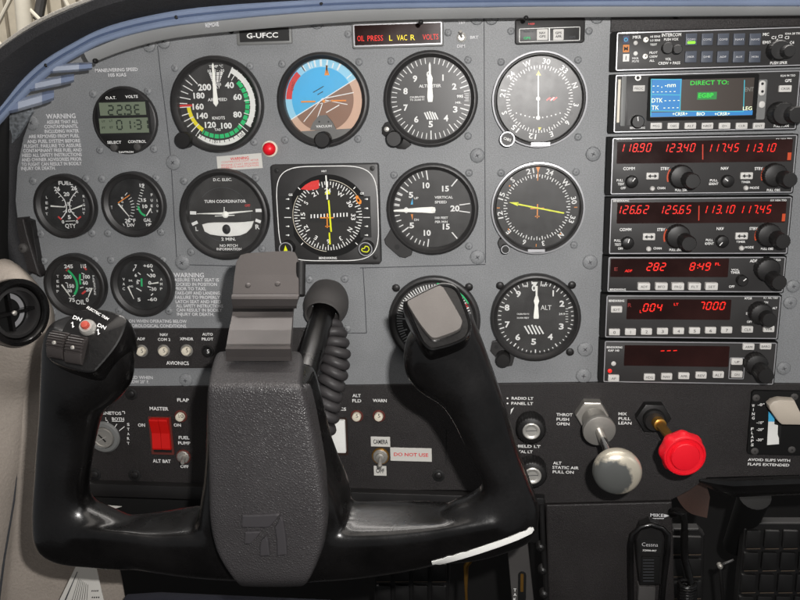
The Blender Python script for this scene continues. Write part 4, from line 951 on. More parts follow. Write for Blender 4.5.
btn(t,*z(526,435),*z(571,460),'UP',th=2.4); btn(t,*z(526,486),*z(571,511),'DN',th=2.4)
kn(t,*z(630,462),11,*z(665,506),8.2,.022,.040)
lamp(t,*z(54,454),2.3,'button_grey'); lamp(t,*z(39,483),1.9,'lit_red',label='glowing red light')
rl(t,'BENDIX/KING',*z(58,389),2.1,15); rl(t,'KAP 140',*z(55,402),2.2,10.5); t.part('lettering',t.L)
def spline(P,n):
    """Catmull-Rom through tuples"""
    o=[]; K=len(P)-1
    for i in range(n+1):
        s=i/n*K; k=min(int(s),K-1); t_=s-k
        p=[P[max(k-1,0)],P[k],P[k+1],P[min(k+2,K)]]
        o.append(tuple(.5*((2*p[1][j])+(-p[0][j]+p[2][j])*t_+(2*p[0][j]-5*p[1][j]+4*p[2][j]-p[3][j])*t_**2+(-p[0][j]+3*p[1][j]-3*p[2][j]+p[3][j])*t_**3) for j in range(len(p[0]))))
    return o
# ------------------------------------------------------------------ lower switch panel
LD=.003
t=Thing('switch_panel','black crinkled lower panel carrying switches and engine controls','panel',pt(420,440))
m=MB(); ppoly(m,[(80,387.2),(345,385.6),(600,382.6),(1100,386),(1100,466),(707,477.5),(690,490),(672,499.5),(545,502.5),(460,490),(88,490)],-.004,LD,'crinkle',.0004); t.part('panel_sheet',m)
m=MB(); ppoly(m,[(90,329.3),(345,328.3),(345,367.5),(90,368.6)],0,LD,'crinkle',.0003); t.part('breaker_sheet',m)
m=MB(); prect(m,86,491,545,504,-.004,.012,'black_plastic',2,1); t.part('lower_lip',m)
m=MB(); pline(m,446.5,430,446,464,.9,LD+.0002,'ink_black'); t.part('seam',m)
for x,y in [(131,394),(94.7,474.4),(134.7,475),(131,335.6),(438.5,475.6)]:
    m=MB(); u=mpp(x,y,LD); m.lathe(F(x,y,LD),[(6*u,0),(6*u,.0005),(5*u,.0009)],'ink_black',20); screw(m,x,y,3.8,LD+.0006,'black_plastic',dome=.0022); t.part('screw',m)
m=MB()
def lt(s,px,py,h,w,mt='ink_white',rot=0):
    m=MB(); ptext(m,s,px,py,h,w,LD+.0006,mt,rot=rot); t.part('panel_lettering',m)
for s,x,y,h,w in (('ADF',141,338.8,2.8,8),('NAV',164,334.6,2.8,8),('COM 2',164,339.4,2.8,12.5),('XPNDR',186.5,338.8,2.8,13.5),('AUTO',207.5,334.2,2.8,10.5),('PILOT',207.5,339,2.8,11.5),('AVIONICS',177.5,363,3.6,22.5),
 ('FLAP',183,400,3.4,11.5),('MASTER',159,408.6,3.5,18.5),('ON',141.5,425,3.2,7),('ON',177.3,425,3.2,7),('ALT BAT',161.7,461,3.5,17.5),('FUEL',184,437.6,3.2,10.5),('PUMP',184.3,443,3.2,12),('OFF',184.5,466.5,3,8),
 ('MAGNETOS',107.5,413,3.2,27),('L',106.5,419,3.2,2.4),('BOTH',118,419,3.2,12),('CS',342.8,409,3.2,6.5),('ALT',356.6,395.5,3.2,8.2),('FLD',356.8,400.7,3.2,8.8),('WARN',379.7,400.5,3.2,13.5),
 ('RADIO LT',522.5,398.3,2.9,21),('PANEL LT',522.2,403.4,2.9,21),('GLARESHIELD LT',517,446,2.9,45),('PEDESTAL LT',519,451.5,2.9,26),('THROT',564.5,414.6,3,15.5),('PUSH',562.8,419.2,3,12),('OPEN',563,423.8,3,12.5),
 ('MIX',622.7,413.8,3,8),('PULL',624.5,418.6,3,11.5),('LEAN',625,423,3,12.5),('ALT',557.3,463,3,8),('STATIC AIR',565.5,467.6,3,25),('PULL ON',563.2,472,3,20),('AVOID SLIPS WITH',769,460,2.8,39.5),('FLAPS EXTENDED',768.5,464.6,2.8,39)): lt(s,x,y,h,w)
for i,c in enumerate('START'): lt(c,128.3,424.4+i*4.7,2.7,2.4)
pline(m,112,421.3,124,421.3,.6,LD+.0006,'ink_white'); pline(m,111,423.5,117,428,.7,LD+.0006,'ink_white') if 0 else None
for a in (((117,424),(113.5,429)),((124.5,426.5),(119,431)),((108,421.5),(107.5,424)),((122,411.5),(124.6,411.5)),((124.6,411.5),(124.6,414))): pline(m,*a[0],*a[1],.7,LD+.0006,'ink_white')
for y in (398.3,403.4): m.disc(F(507.5,y,LD+.0006),0,0,.9*mpp(507,400,LD),0,'ink_white',10)
ppoly(m,[(511,409.5),(514,407.5),(510.5,414.5)],LD+.0003,LD+.0006,'ink_white')
t.part('switch_marking',m)
# breakers
for (x,y,s,lb,dk) in ((142,350.7,'5','white button circuit breaker under ADF lettering',0),(164,350.5,'5','white button circuit breaker under NAV COM 2',0),(187,350.3,'5','white button circuit breaker under XPNDR',0),(208,351.3,'5','dark circuit breaker under AUTO PILOT',1),(181,416,'10','circuit breaker marked 10 under FLAP beside the red switch',0),(357,415.8,'5','circuit breaker under ALT FLD lettering',0),(379,415.8,'5','circuit breaker under WARN lettering',0)):
    b=Thing('circuit_breaker',lb,'circuit breaker',pt(x,y,LD),'push button circuit breakers'); u=mpp(x,y,LD); f=F(x,y,LD)
    m=MB(); m.ringlathe(f,[(5.0*u,0),(5.9*u,.0001),(6.2*u,.0006),(5.6*u,.0016),(4.7*u,.0016),(4.4*u,0)],'steel' if not dk and x<200 and y<360 else 'collar_red' if not dk else 'black_plastic',28); b.part('collar',m)
    m=MB(); m.lathe(f,[(4.2*u,0),(4.2*u,.004),(3.8*u,.0048),(3.4*u,.005)],'cream' if not dk else 'knob_black',24); 
    o=b.part('button',m); m=MB(); x_,y_=W(x,y,LD+.0052); m.text(PF,s,x_,y_,4.0*u,'ink_black' if not dk else 'ink_white',(2.3*len(s))*u,0,LD+.0052,bold=0); b.part('lettering',m,o)
# master switch
z=Z(80,320,3.53)
t=Thing('master_switch','bright red twin rocker switch under MASTER lettering','switch',pt(160,435,LD))
m=MB(); d=LD+.002; a=W(*z(245,405),d);b=W(*z(325,405),d);tt=W(*z(285,343),d);q=W(*z(285,476),d);u=mpp(160,435,d)
m.frame(PF,a[0],q[1],b[0],tt[1],1.2*u,2.2*u,LD,LD+.0015,'collar_red'); m.rrect(PF,a[0]+u,q[1]+u,b[0]-u,tt[1]-u,.5*u,LD,LD+.0004,'ink_black'); t.part('bezel',m)
for x0,x1 in ((250,281),(282.5,313)):
    m=MB(); 
    xa=W(*z(x0,405),.009)[0]; xb=W(*z(x1,405),.009)[0]; zt=W(*z(285,350),.008)[1]; zm=W(*z(285,402),.008)[1]; zb=W(*z(285,458),.008)[1]
    pr=[(zt,LD),(zt,.0095),(zt*.9+zm*.1,.0100),(zm,.0068),(zb*.9+zm*.1,.0085),(zb,.0080),(zb,LD)]
    m.rings([[PF(x,zz,dd) for zz,dd in pr] for x in (xa,xa+.0003,xb-.0003,xb)],'red_plastic',smooth=False); t.part('rocker',m)
# ignition
z=Z(80,320,3.53)
t=Thing('ignition_switch','round key operated magneto switch half hidden by left yoke grip','switch',pt(104,436,LD))
p=z(86,412); f=F(*p,LD); u=mpp(*p,LD)
m=MB(); m.ringlathe(f,[(10.5*u,0),(15.4*u,0),(15.4*u,.0012),(14*u,.003),(11*u,.0034),(10.5*u,.0028)],'grey_trim_dark',40); t.part('ring',m)
m=MB(); m.lathe(f,[(10.3*u,0),(10.3*u,.0026),(9.4*u,.0042),(8*u,.0042),(7.6*u,.0036)],'steel',32); t.part('barrel',m)
m=MB(); f2=Fr(f(0,0,.0037)); m.bar(f2,-3.8*u,3.4*u,2.6*u,-3.6*u,1.5*u,.0002,'ink_black'); m.bar(f2,-4.6*u,-2.6*u,3.6*u,1.6*u,.9*u,.0003,'silver'); t.part('key_slot',m)
# fuel pump toggle
def toggle(name,label,x,y,tx,ty,r=6.4,d=LD,mt='steel',ring='collar_red'):
    t=Thing(name,label,'switch',pt(x,y,d)); u=mpp(x,y,d); f=F(x,y,d)
    m=MB(); m.ringlathe(f,[(r*.8*u,0),(r*.85*u,.0009),(r*1.08*u,.0009),(r*1.12*u,0)],ring,28); t.part('washer',m)
    m=MB(); m.lathe(f,[(r*.95*u,0),(r*.95*u,.002),(r*.84*u,.0028),(r*.6*u,.0030),(r*.55*u,.0052),(r*.42*u,.0056)],mt,12); t.part('nut',m)
    m=MB(); p0=pt(x,y,d+.004); p1=pt(tx,ty,d+.016); m.tube([p0,p0.lerp(p1,.5),p0.lerp(p1,.85),p1],[1.4*u,1.6*u,2.3*u,1.7*u],mt,14); t.part('lever',m); return t
toggle('fuel_pump_switch','metal toggle switch flicked down towards OFF under FUEL PUMP',183.6,456.5,182.5,463)
toggle('camera_switch','metal toggle switch between CAMERA and OFF stickers',380.6,456,379.6,467.5,7.6,ring='brass')
t=Thing('white_rocker_switch','white rocker switch edge peeping out beside the yoke hub','switch',pt(340,436,LD))
m=MB(); d=LD+.0015; a=W(322,436,d);b=W(347.5,436,d);tt=W(338,418,d);q=W(338,455,d); m.frame(PF,a[0],q[1],b[0],tt[1],1.2*u,2*u,LD,LD+.0015,'strap'); t.part('bezel',m)
m=MB(); prect(m,325,420.5,345.2,453,LD,LD+.005,'white',1,.5); t.part('rocker',m)
# stickers
def sticker(lb,x0,y0,x1,y1,s,mt,h,w,rot=0,n='sticker'):
    t=Thing(n,lb,'sticker',pt((x0+x1)/2,(y0+y1)/2,LD),'printed labels stuck on the switch panel'); m=MB(); prect(m,x0,y0,x1,y1,LD,LD+.0004,'paper',.3); t.part('paper',m)
    m=MB(); ptext(m,s,(x0+x1)/2,(y0+y1)/2,h,w,LD+.0006,mt,rot=rot); t.part('lettering',m)
sticker('small white label reading CAMERA above the toggle switch',370.9,436.8,390.1,446.6,'CAMERA','ink_black',4.6,14)
sticker('white label with red DO NOT USE wording',390.4,448,431.7,461.2,'DO NOT USE','ink_red',3.6,33,0)
sticker('small white label reading OFF below the toggle switch',373.9,466,386.4,475.6,'OFF','ink_black',4.6,8)
# dimmer knobs
for x,y,lb in ((531.3,431,'black light dimmer knob with silver cap below PANEL LT lettering'),(532.5,475.5,'black dimmer knob with silver cap partly behind right yoke grip')):
    t=Thing('light_dimmer',lb,'knob',pt(x,y,LD),'light dimmer knobs'); u=mpp(x,y,LD)
    m=MB(); f=F(x-2,y-8,LD); m.lathe(f,[(8*u,0),(8*u,.004),(7*u,.0044)],'amber' if 1 else '',24); t.part('shaft_collar',m)
    k=knob(t,x,y,14.2,.016,'knob_black',d0=LD+.003,ridges=26)
    m=MB(); m.lathe(F(x,y,LD+.0188),[(8.2*u,0),(8.2*u,.0012),(7.2*u,.0018),(5*u,.0014),(4.6*u,.0010)],'silver',28); m.bar(F(x,y,LD+.0188),-5*u,.5*u,5*u,1.2*u,.6*u,.0019,'seam'); t.part('cap',m,k)
# throttle
def axisframe(p0,p1):
    a=(p1-p0).normalized(); x=(XA-a*a.x).normalized(); return Fr(p0,x,a.cross(x)*-1 if (a.cross(x)).z<0 else a.cross(x),a)
t=Thing('throttle','large round worn black and silver throttle knob on steel shaft','engine control',pt(592,413,LD))
p0=pt(591,412,LD); p1=pt(618,473,.105); f=axisframe(p0,p1); u=mpp(592,413,LD)
f0=Fr(p0)
m=MB(); hx=[(15.8*u*math.cos(R(60*i+30-30)),15.8*u*math.sin(R(60*i))) for i in range(6)]
m.poly(f0,hx,0,.010,'steel',.0012); t.part('hex_nut',m)
m=MB(); 
fw=Fr(pt(598,434,.034)); L0=(p1-p0).length
c=p0+f.n*(.034/f.n.dot(OUT)); fw=Fr(c,f.x,f.y,f.n); uw=mpp(598,434,.034)
m.lathe(fw,[(12*uw,-.022),(12*uw,-.012),(15.6*uw,-.004),(16*uw,0),(15.6*uw,.0012),(14.6*uw,.0016),(5*uw,.0017)],'steel',40); t.part('collar',m)
m=MB(); m.cyl(p0,p0.lerp(p1,.95),4.0*u,4.0*u,'chrome',20); t.part('shaft',m)
t2=Thing.__new__(Thing); 
kf=Fr(p1-OUT*.006,XA,ZA,OUT); kf=Fr(p1-f.n*.006,f.x,f.y,(f.n+OUT*2).normalized()); kf.n=(f.n+OUT*1.5).normalized(); kf.x=XA; kf.y=kf.n.cross(kf.x)*(-1 if kf.n.cross(kf.x).z<0 else 1)
uk=mpp(618,473,.105); r=23.6*uk
m=MB(); m.lathe(kf,[(.2*r,-.012),(.45*r,-.010),(.8*r,-.006),(.96*r,-.001),(1.0*r,.003),(.985*r,.0062),(.93*r,.0088),(.82*r,.0105),(.55*r,.0118),(.25*r,.0124),(.02*r,.0125)],'knob_worn',56)
o=m.build('knob',t.e,kf.o); o.location=kf.o-t.o
# mixture
t=Thing('mixture_control','bright red scalloped mixture knob on brass shaft','engine control',pt(652,414,LD))
p0=pt(652,415,LD); p1=pt(684,454,.085); f=axisframe(p0,p1)
m=MB(); hx=[(16.5*u*math.cos(R(60*i)),16*u*math.sin(R(60*i))) for i in range(6)]; m.poly(Fr(p0),hx,0,.009,'knob_black',.0012)
m.lathe(Fr(p0+OUT*.009),[(10.5*u,0),(10.5*u,.006),(9*u,.008)],'knob_black',28); t.part('hex_nut',m)
m=MB(); m.cyl(p0+f.n*.012,p0.lerp(p1,.9),4.3*u,4.3*u,'brass',20); m.cyl(p0+f.n*.012,p0+f.n*.024,6.2*u,6*u,'brass',20); t.part('shaft',m)
kf=Fr(p1-f.n*.014,XA,None or ZA,OUT); kf.n=(f.n*2+OUT).normalized(); kf.y=(ZA-kf.n*kf.n.z).normalized(); kf.x=kf.y.cross(kf.n)
uk=mpp(684,454,.09)
def scal(r,d,k,n=96): return [kf(r*(1+k*math.cos(8*2*math.pi*i/n))*math.cos(2*math.pi*i/n),r*(1+k*math.cos(8*2*math.pi*i/n))*math.sin(2*math.pi*i/n),d) for i in range(n)]
m=MB(); rs=[scal(6*uk,-.006,0),scal(11*uk,-.004,0),scal(17*uk,.000,.02),scal(20.5*uk,.005,.035),scal(21.8*uk,.009,.04),scal(21.8*uk,.013,.035),scal(21*uk,.0145,.01),scal(20.8*uk,.018,0),scal(20*uk,.0192,0),scal(18.6*uk,.0195,0),scal(17.6*uk,.0185,0),scal(14.6*uk,.0182,0),scal(14.2*uk,.020,0),scal(13.4*uk,.0212,0),scal(8*uk,.0218,0)]
m.rings(rs,'red_knob'); o=t.part('knob',m)
# flap lever unit
z=Z(730,380,6)
t=Thing('flap_selector','black plate marked WING FLAPS with a beige lever and blue white scale','flap control',pt(775,425,LD))
m=MB(); d=LD+.0035; prect(m,*z(118,68),*z(480,452),LD,d,'matte_black',3,.6); t.part('plate',m)
for zx,zy in ((157,107),(386,101),(148,427),(370,418)):
    m=MB(); screw(m,*z(zx,zy),3.6,d,'rubber',dome=.0012); t.part('screw',m)
m=MB(); 
for i,c in enumerate('WING'): ptext(m,c,*z(140,153+i*25),2.9,2.6,d+.0003)
for i,c in enumerate('FLAPS'): ptext(m,c,*z(134,293+i*24),2.9,2.6,d+.0003)
for s,y,x in (('0°',148,187),('10°',255,181),('20°',297,181),('30°',359,179)): ptext(m,'-'+s+'-' if 0 else '•'.replace('•','-')+s,*z(x,y),2.8,6.5,d+.0003)
t.part('lettering',m)
m=MB(); prectflat(m,*z(226,150),*z(310,388),d+.0002,'ink_black'); t.part('slot',m)
m=MB(); ppoly(m,[z(232,190),z(268,215),z(266,250),z(230,250)],d,d+.0005,'sky_blue'); ppoly(m,[z(230,250),z(266,250),z(266,266),z(288,272),z(286,325),z(293,350),z(294,385),z(223,390)],d,d+.0006,'white'); t.part('position_scale',m)
m=MB(); 
pts=[z(232,152),z(258,130),z(300,118),z(388,124),z(426,200),z(480,262),z(430,270),z(312,268),z(290,250),z(238,178)]
pf=.026; P2=[W(x,y,pf) for x,y in pts]; cx=sum(a for a,b in P2)/len(P2); cz=sum(b for a,b in P2)/len(P2)
m.rings([[PF(cx+(x-cx)*k,cz+(y-cz)*k,dd) for x,y in P2] for k,dd in ((.96,.016),(1,.018),(1,.0245),(.97,.026),(.9,.0265))],'beige_lever'); m.cyl(PF(cx,cz,LD),PF(cx,cz,.018),.003,.003,'matte_black',10); t.part('lever',m)
# ------------------------------------------------------------------ below the panel
t=Thing('pedestal','black textured pedestal cover below the throttle','pedestal',pt(610,550))
m=MB(); ppoly(m,[(546,505),(672,502),(675,612),(549,612)],-.10,.002,'crinkle',.0015); t.part('cover',m)
m=MB(); ptext(m,'MIKE',657,515.2,3.4,12.5,.0026,'ink_grey'); ppoly(m,[(664,514.2),(669.5,515.8),(664,517.6)],.0024,.0028,'ink_grey'); pline(m,651,518.4,664,518.6,.8,.0026,'ink_grey'); t.part('lettering',m)
m=MB(); p=[pt(541.5,504,.012),pt(543,540,.012),pt(545.5,575,.012),pt(547,612,.012)]; m.tube(p,.0026,'knob_black',12); t.part('edge_tube',m)
for x,y in ((540.5,544.5),(542.5,567.5),(544,591)):
    m=MB(); m.lathe(F(x,y,.008),[(.0046,0),(.0046,.005),(.0038,.0075),(.0018,.009)],'knob_black',20); t.part('clamp_knob',m)
t=Thing('trim_wheel_cover','grey speckled trim cover with slot and TAKE OFF lettering','trim cover',pt(520,570,0))
m=MB(); ppoly(m,[(507,545),(527,537),(535,612),(513,612)],-.02,.0,'rubber',.001); t.part('cover',m)
m=MB(); prect(m,518,572,526,612,-.0,.0012,'matte_black',4,.3); prect(m,520.5,574,523.5,592,.0012,.0018,'brass',1); t.part('slot',m)
m=MB(); 
for i,c in enumerate('TAKEOFF'): ptext(m,c,515,590+i*4.6,3.2,2.8,.0005,'ink_white')
t.part('lettering',m)
t=Thing('hand_microphone','black hand microphone hanging in a looped holder by the pedestal','microphone',pt(650,560,.02))
m=MB(); d=.022
loop=[(632,612),(631,570),(631,545),(633,534),(641,527),(651,524.5),(662,528),(668,534),(668,550),(664,580),(661,612)]
m.tube([pt(x,y,.024) for x,y in loop],.0026,'gloss_black',12); t.part('holder_loop',m)
m=MB(); ppoly(m,[(636,540),(641,528),(651,524),(661,528),(665,540),(661,585),(655,586),(640,586),(637,560)],.004,.018,'black_plastic',.002); t.part('body',m)
m=MB(); prect(m,640,540,661,553,.018,.0186,'ink_black',.5); o=t.part('badge',m)
m=MB(); ptext(m,'Cessna',650,544.5,4.2,15,.0190,'ink_grey',bold=-.01); ptext(m,'X2000-007',649.5,550.5,1.8,13,.0190,'ink_white'); t.part('lettering',m,o)
m=MB(); prect(m,641,557,660,584,.018,.0195,'matte_black',1,.4)
for i in range(8): pline(m,643,560+i*3,654,560+i*3,.7,.0197,'seam')
t.part('talk_button',m)
m=MB(); prect(m,638,587,655,612,.004,.014,'rubber',1,.5); t.part('stem',m)
t=Thing('microphone_cord','black microphone cord with shiny plug below the red knob','cord',pt(684,520,.02))
m=MB(); P=[(672,512.5,.012),(678,512,.018),(683,514,.022),(684.5,522,.022),(684.5,532,.02)]
m.tube([pt(*p) for p in P],[.0045,.0048,.0042,.0032,.0030],'gloss_black',14); t.part('plug',m)
m=MB(); P=[(684.5,530,.02),(684,545,.018),(685,560,.018),(689,575,.02),(692,590,.022),(692,615,.022)]; m.tube([pt(*p) for p in P],.0036,'gloss_black',12)
hp=[]
for i in range(120):
    a=i/10*2*math.pi; y=583+i*.28; c=pt(687,y,.020); hp.append(c+Vector((.0075*math.cos(a),-.0075*math.sin(a),0)))
m.tube(hp,.0022,'gloss_black',8); t.part('cable',m)
t=Thing('fabric_strap','rusty brown webbing strap below the red mixture knob','strap',pt(690,498,-.02))
m=MB(); A=[(674,490),(680,503),(690,513),(707,518)]; B=[(684,478),(697,480),(706,486),(710,497)]
gA=[pt(x,y,-.015) for x,y in spline(A,24)]; gB=[pt(x,y,-.03) for x,y in spline(B,24)]
m.rings([[a,b,b+Vector((0,.003,0)),a+Vector((0,.003,0))] for a,b in zip(gA,gB)],'strap',smooth=True); t.part('webbing',m)
t=Thing('lower_trim_fairing','dark curved fairing under the flap selector','fairing',pt(760,490))
m=MB(); top=[(700,478.5),(720,477.5),(760,475.5),(850,473)]; 
rs=[]
for i in range(10):
    k=i/9; x=700+k*150; y0=478.5-k*5.5; hgt=20*min(1,(k*4+.25)); prof=[]
    for dy,dd in ((0,0),(1,.010),(4,.016),(9,.017),(14,.013),(18,.006),(20,-.004),(20,-.012),(0,-.012)): prof.append(pt(x,y0+dy*hgt/20,dd))
    rs.append(prof)
m.rings(rs,'gloss_black'); t.part('shell',m)
m=MB(); m.cyl(pt(755,495,-.06),pt(735,545,-.14),.016,.013,'matte_black',20); t.part('support_tube',m)
def pedal(x0,y0,cols,rows,d,lb,sk=0,edges=None):
    t=Thing('rudder_pedal',lb,'pedal',pt(x0,y0+rows*22,d),'rudder pedals under the panel')
    W_=cols*18.5; H_=rows*22
    m=MB(); ppoly(m,[(x0+8,y0-6),(x0+W_-4,y0-6),(x0+W_+2,y0),(x0+W_-sk*.3,y0+H_+8),(x0-sk,y0+H_+8),(x0,y0)],d-.012,d,'pedal',.002); t.part('plate',m)
    m=MB()
    for r_ in range(rows):
        for c in range(cols):
            s=-sk*r_/rows; X0=x0+c*18.5+2+s; Y0=y0+r_*22+2
            prect(m,X0,Y0,X0+15,Y0+17.5,d,d+.004,'pedal',1.5,.8)
            pline(m,X0+.5,Y0+18,X0+14.5,Y0+17.7,.9,d+.0035,'pedal_edge')
    t.part('tread',m)
pedal(666,535,2,4,-.10,'dark grid patterned rudder pedal behind the microphone cord')
pedal(744,529,5,4,-.08,'dark grid patterned rudder pedal at the bottom right corner',10)
pedal(374,562,4,3,-.16,'dark grid patterned rudder pedal below the yoke centre')
t=Thing('pedal_linkage','small bright steel linkage joint between the pedals','linkage',pt(722,565,-.1))
m=MB(); m.cyl(pt(723,600,-.1),pt(720,566,-.1),.002,.002,'black_plastic',10); m.cyl(pt(720,566,-.1),pt(734,560,-.1),.0025,.0018,'black_plastic',10); m.lathe(F(720,566,-.1),[(.003,-.003),(.003,.002),(.0015,.004)],'steel',14); t.part('rod',m)
t=Thing('brass_cable_guide','thin curved brass strip below the right end of the yoke','guide',pt(467,575,-.05))
m=MB(); m.tube([pt(470,560,-.05),pt(466,566,-.05),pt(466,590,-.05),pt(467,615,-.05)],[.0035,.003,.0016,.0012],'brass',8); t.part('strip',m)
t=Thing('footwell_bulkhead','dark matt bulkhead plate behind the pedals','bulkhead',(0,.32,-.6),None)
m=MB(); m.box if 0 else None
m.poly(Fr((0,.32,-.45)),[(-1.0,-.5),(1.0,-.5),(1.0,.36),(-1.0,.36)],0,.01,'firewall'); t.part('plate',m)
m=MB(); m.poly(Fr((0,0,-.95)),[(-1.2,-.9),(1.2,-.9),(1.2,.9),(-1.2,.9)],0,0.01,'carpet'); 
m=MB(); m.face([(-1.2,-1.2,-.9),(1.2,-1.2,-.9),(1.2,.33,-.75),(-1.2,.33,-.75)],'carpet'); o=m.build('floor'); o['kind']='structure'
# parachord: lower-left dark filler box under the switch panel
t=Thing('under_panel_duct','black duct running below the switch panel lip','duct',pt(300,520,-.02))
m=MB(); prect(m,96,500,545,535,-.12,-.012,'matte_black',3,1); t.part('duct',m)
# ------------------------------------------------------------------ sidewall, vent, bracket
def surf(grid,m,mt,skip=None):
    nr=len(grid); nc=len(grid[0]); vs=[p for r_ in grid for p in r_]; fs=[]
    for i in range(nr-1):
        for j in range(nc-1): a=i*nc+j; fs.append((a,a+1,a+nc+1,a+nc)) if not (skip and skip(vs[a].lerp(vs[a+nc+1],.5))) else None
    m.mesh(vs,fs,mt,True)
t=Thing('cabin_sidewall','beige grey moulded cabin sidewall along the left edge','wall panel',pt(20,450,.02))
rows=[[(-60,255,.03),(0,262,.03),(12,266,.022),(22,272,.006)],
      [(-60,275,.05),(8,272,.05),(30,284,.036),(38,292,.008)],
      [(-60,313,.06),(20,300,.06),(44,308,.042),(50,314,.008)],
      [(-60,345,.06),(20,340,.06),(42,345,.040),(48,345,.006)],
      [(-60,372,.05),(12,372,.046),(30,374,.030),(42,378,.004)],
      [(-80,400,.08),(8,400,.030),(24,402,.018),(50,402,.002)],
      [(-90,450,.10),(0,450,.040),(25,450,.018),(70,452,.002)],
      [(-90,500,.12),(-4,500,.046),(25,500,.016),(95,500,-.004)],
      [(-100,560,.14),(-10,560,.05),(22,560,.016),(118,560,-.02)],
      [(-110,640,.16),(-20,640,.06),(18,640,.018),(132,640,-.03)]]
g=[[pt(*p) for p in spline(r_,48)] for r_ in rows]
cols=[spline([tuple(g[i][j]) for i in range(len(g))],120) for j in range(49)]
grid=[[Vector(cols[j][i]) for j in range(49)] for i in range(121)]
m=MB(); VC=pt(21.5,313,.068); VN_=Vector((math.sin(R(65)),-math.cos(R(65)),.05)).normalized(); surf(grid,m,'beige_wall',lambda c:((c-VC)-VN_*(c-VC).dot(VN_)).length<29*mpp(22,313,.068)); o=t.part('moulding',m)
md=o.modifiers.new('s','SOLIDIFY'); md.thickness=.004; md.offset=-1
m=MB(); P=[(14,440,.030),(17,480,.0285),(12,540,.03),(3,600,.034)]
m.tube([pt(22,408,.021),pt(19,440,.0235),pt(14,500,.030),pt(4,560,.0385),pt(-6,640,.0515)],.0012,'seam',8); t.part('seam',m)
# vent: ball outlet set in the wall, turned towards the pilot
t=Thing('air_vent','round black swivelling air vent set in the beige sidewall','vent',pt(22,313,.06))
c=pt(19.5,313,.068); a=R(65); vn=Vector((math.sin(a),-math.cos(a),.05)).normalized(); vx=Vector((math.cos(a),math.sin(a),0)); vy=vn.cross(vx)*-1
if vy.z<0: vy=-vy
vf=Fr(c,vx,vy,vn); u=mpp(22,313,.068)*.93
m=MB(); m.ringlathe(vf,[(34.5*u,-.012),(35*u,-.001),(34*u,.001),(30*u,.0012),(28*u,-.001),(27*u,-.006),(27*u,-.014),(34*u,-.014)],'gloss_black',64); t.part('outer_ring',m)
m=MB(); m.ringlathe(vf,[(27*u,-.006),(26*u,-.003),(23*u,-.0025),(21.5*u,-.005),(20*u,-.016),(26*u,-.02)],'bezel_black',64); t.part('ball',m)
m=MB(); m.disc(vf,0,0,27*u,-.019,'matte_black',48); m.arc(vf,14*u,19*u,15,170,-.0180,'rim_silver'); t.part('duct',m)
m=MB(); 
m.poly(vf,[(-22*u,1.8*u),(22*u,1.8*u),(22*u,-1.4*u),(-22*u,-1.4*u)],-.014,-.005,'gloss_black'); m.poly(vf,[(-1.6*u,22*u),(1.6*u,22*u),(1.6*u,-22*u),(-1.6*u,-22*u)],-.018,-.012,'gloss_black'); m.lathe(Fr(vf(-2*u,0,-.005),vx,vy,vn),[(2.6*u,-.001),(2.6*u,.001),(1.2*u,.002)],'steel',14); t.part('louvre',m)
t=Thing('door_post_bracket','black metal bracket with one round screw beside the panel edge','bracket',pt(25,245,.01))
m=MB(); ppoly(m,[(4,220),(23,218),(27,235),(40,276),(22,270),(10,262)],0,.012,'crinkle',.002); t.part('plate',m)
m=MB(); ppoly(m,[(25,219),(31,221),(41,277),(37,276)],.0,.008,'black_plastic',.001); t.part('flange',m)
m=MB(); screw(m,23.5,248,5,.012,'rubber',dome=.004); t.part('screw',m)
t=Thing('door_post','dark rubber door seal running up beside the panel','door post',pt(5,180,.01))
m=MB(); m.tube([pt(22,112,.006),pt(14,135,.008),pt(8,165,.01),pt(6,200,.012),(pt(10,235,.012)),pt(24,275,.008)],.0085,'pad_black',16); t.part('seal',m)
m=MB(); grid=[[pt(x,y,d) for x,d in ((-60,.10),(-20,.06),(4,.03),(14,.004))] for y in (108,140,180,220,262,290)]; surf(grid,m,'matte_black'); t.part('post',m)
t=Thing('checklist_card','white printed checklist card wedged below the left end of the yoke','card',pt(90,590,.0))
m=MB(); q=[pt(76,566,.035),pt(96,566,.035),pt(108,620,.05),pt(50,620,.05)]
m.rings([[p for p in q],[p+Vector((0,.0006,0)) for p in q]],'paper',smooth=False); t.part('card',m)
m=MB()
def on(a,b): # bilinear on the card
    top=q[0].lerp(q[1],a); bot=q[3].lerp(q[2],a); return top.lerp(bot,b)+Vector((0,-.0004,0))
for i in range(7):
    a0=.30+i*.055; 
    m.face([on(a0,.22+.02*i),on(a0+.012,.22+.02*i),on(a0+.012-.02,.9),on(a0-.02,.9)],'ink_black')
for i in range(4):
    for j in range(4): a0=.74+i*.05; b0=.45+j*.12; m.face([on(a0,b0),on(a0+.03,b0-.01),on(a0+.03,b0+.015),on(a0,b0+.025)],'ink_black')
m.face([on(.16,.1),on(.19,.1),on(.14,.98),on(.10,.98)],'seam'); t.part('print',m)
t=Thing('seat_cushion','dark navy cushion edge under the yoke at the bottom left','cushion',pt(165,596,.02))
m=MB(); m.tube([pt(128,606,.02),pt(160,604,.02),pt(200,606,.02),pt(330,612,.02)],.012,'navy_cloth',16); t.part('fabric',m)
t=Thing('paper_slip','small white paper corner showing below the ignition switch','paper',pt(108,512,.0))
m=MB(); ppoly(m,[(97,504.5),(122,506.5),(104,512),(99,512)],.0125,.0130,'paper'); t.part('sheet',m)
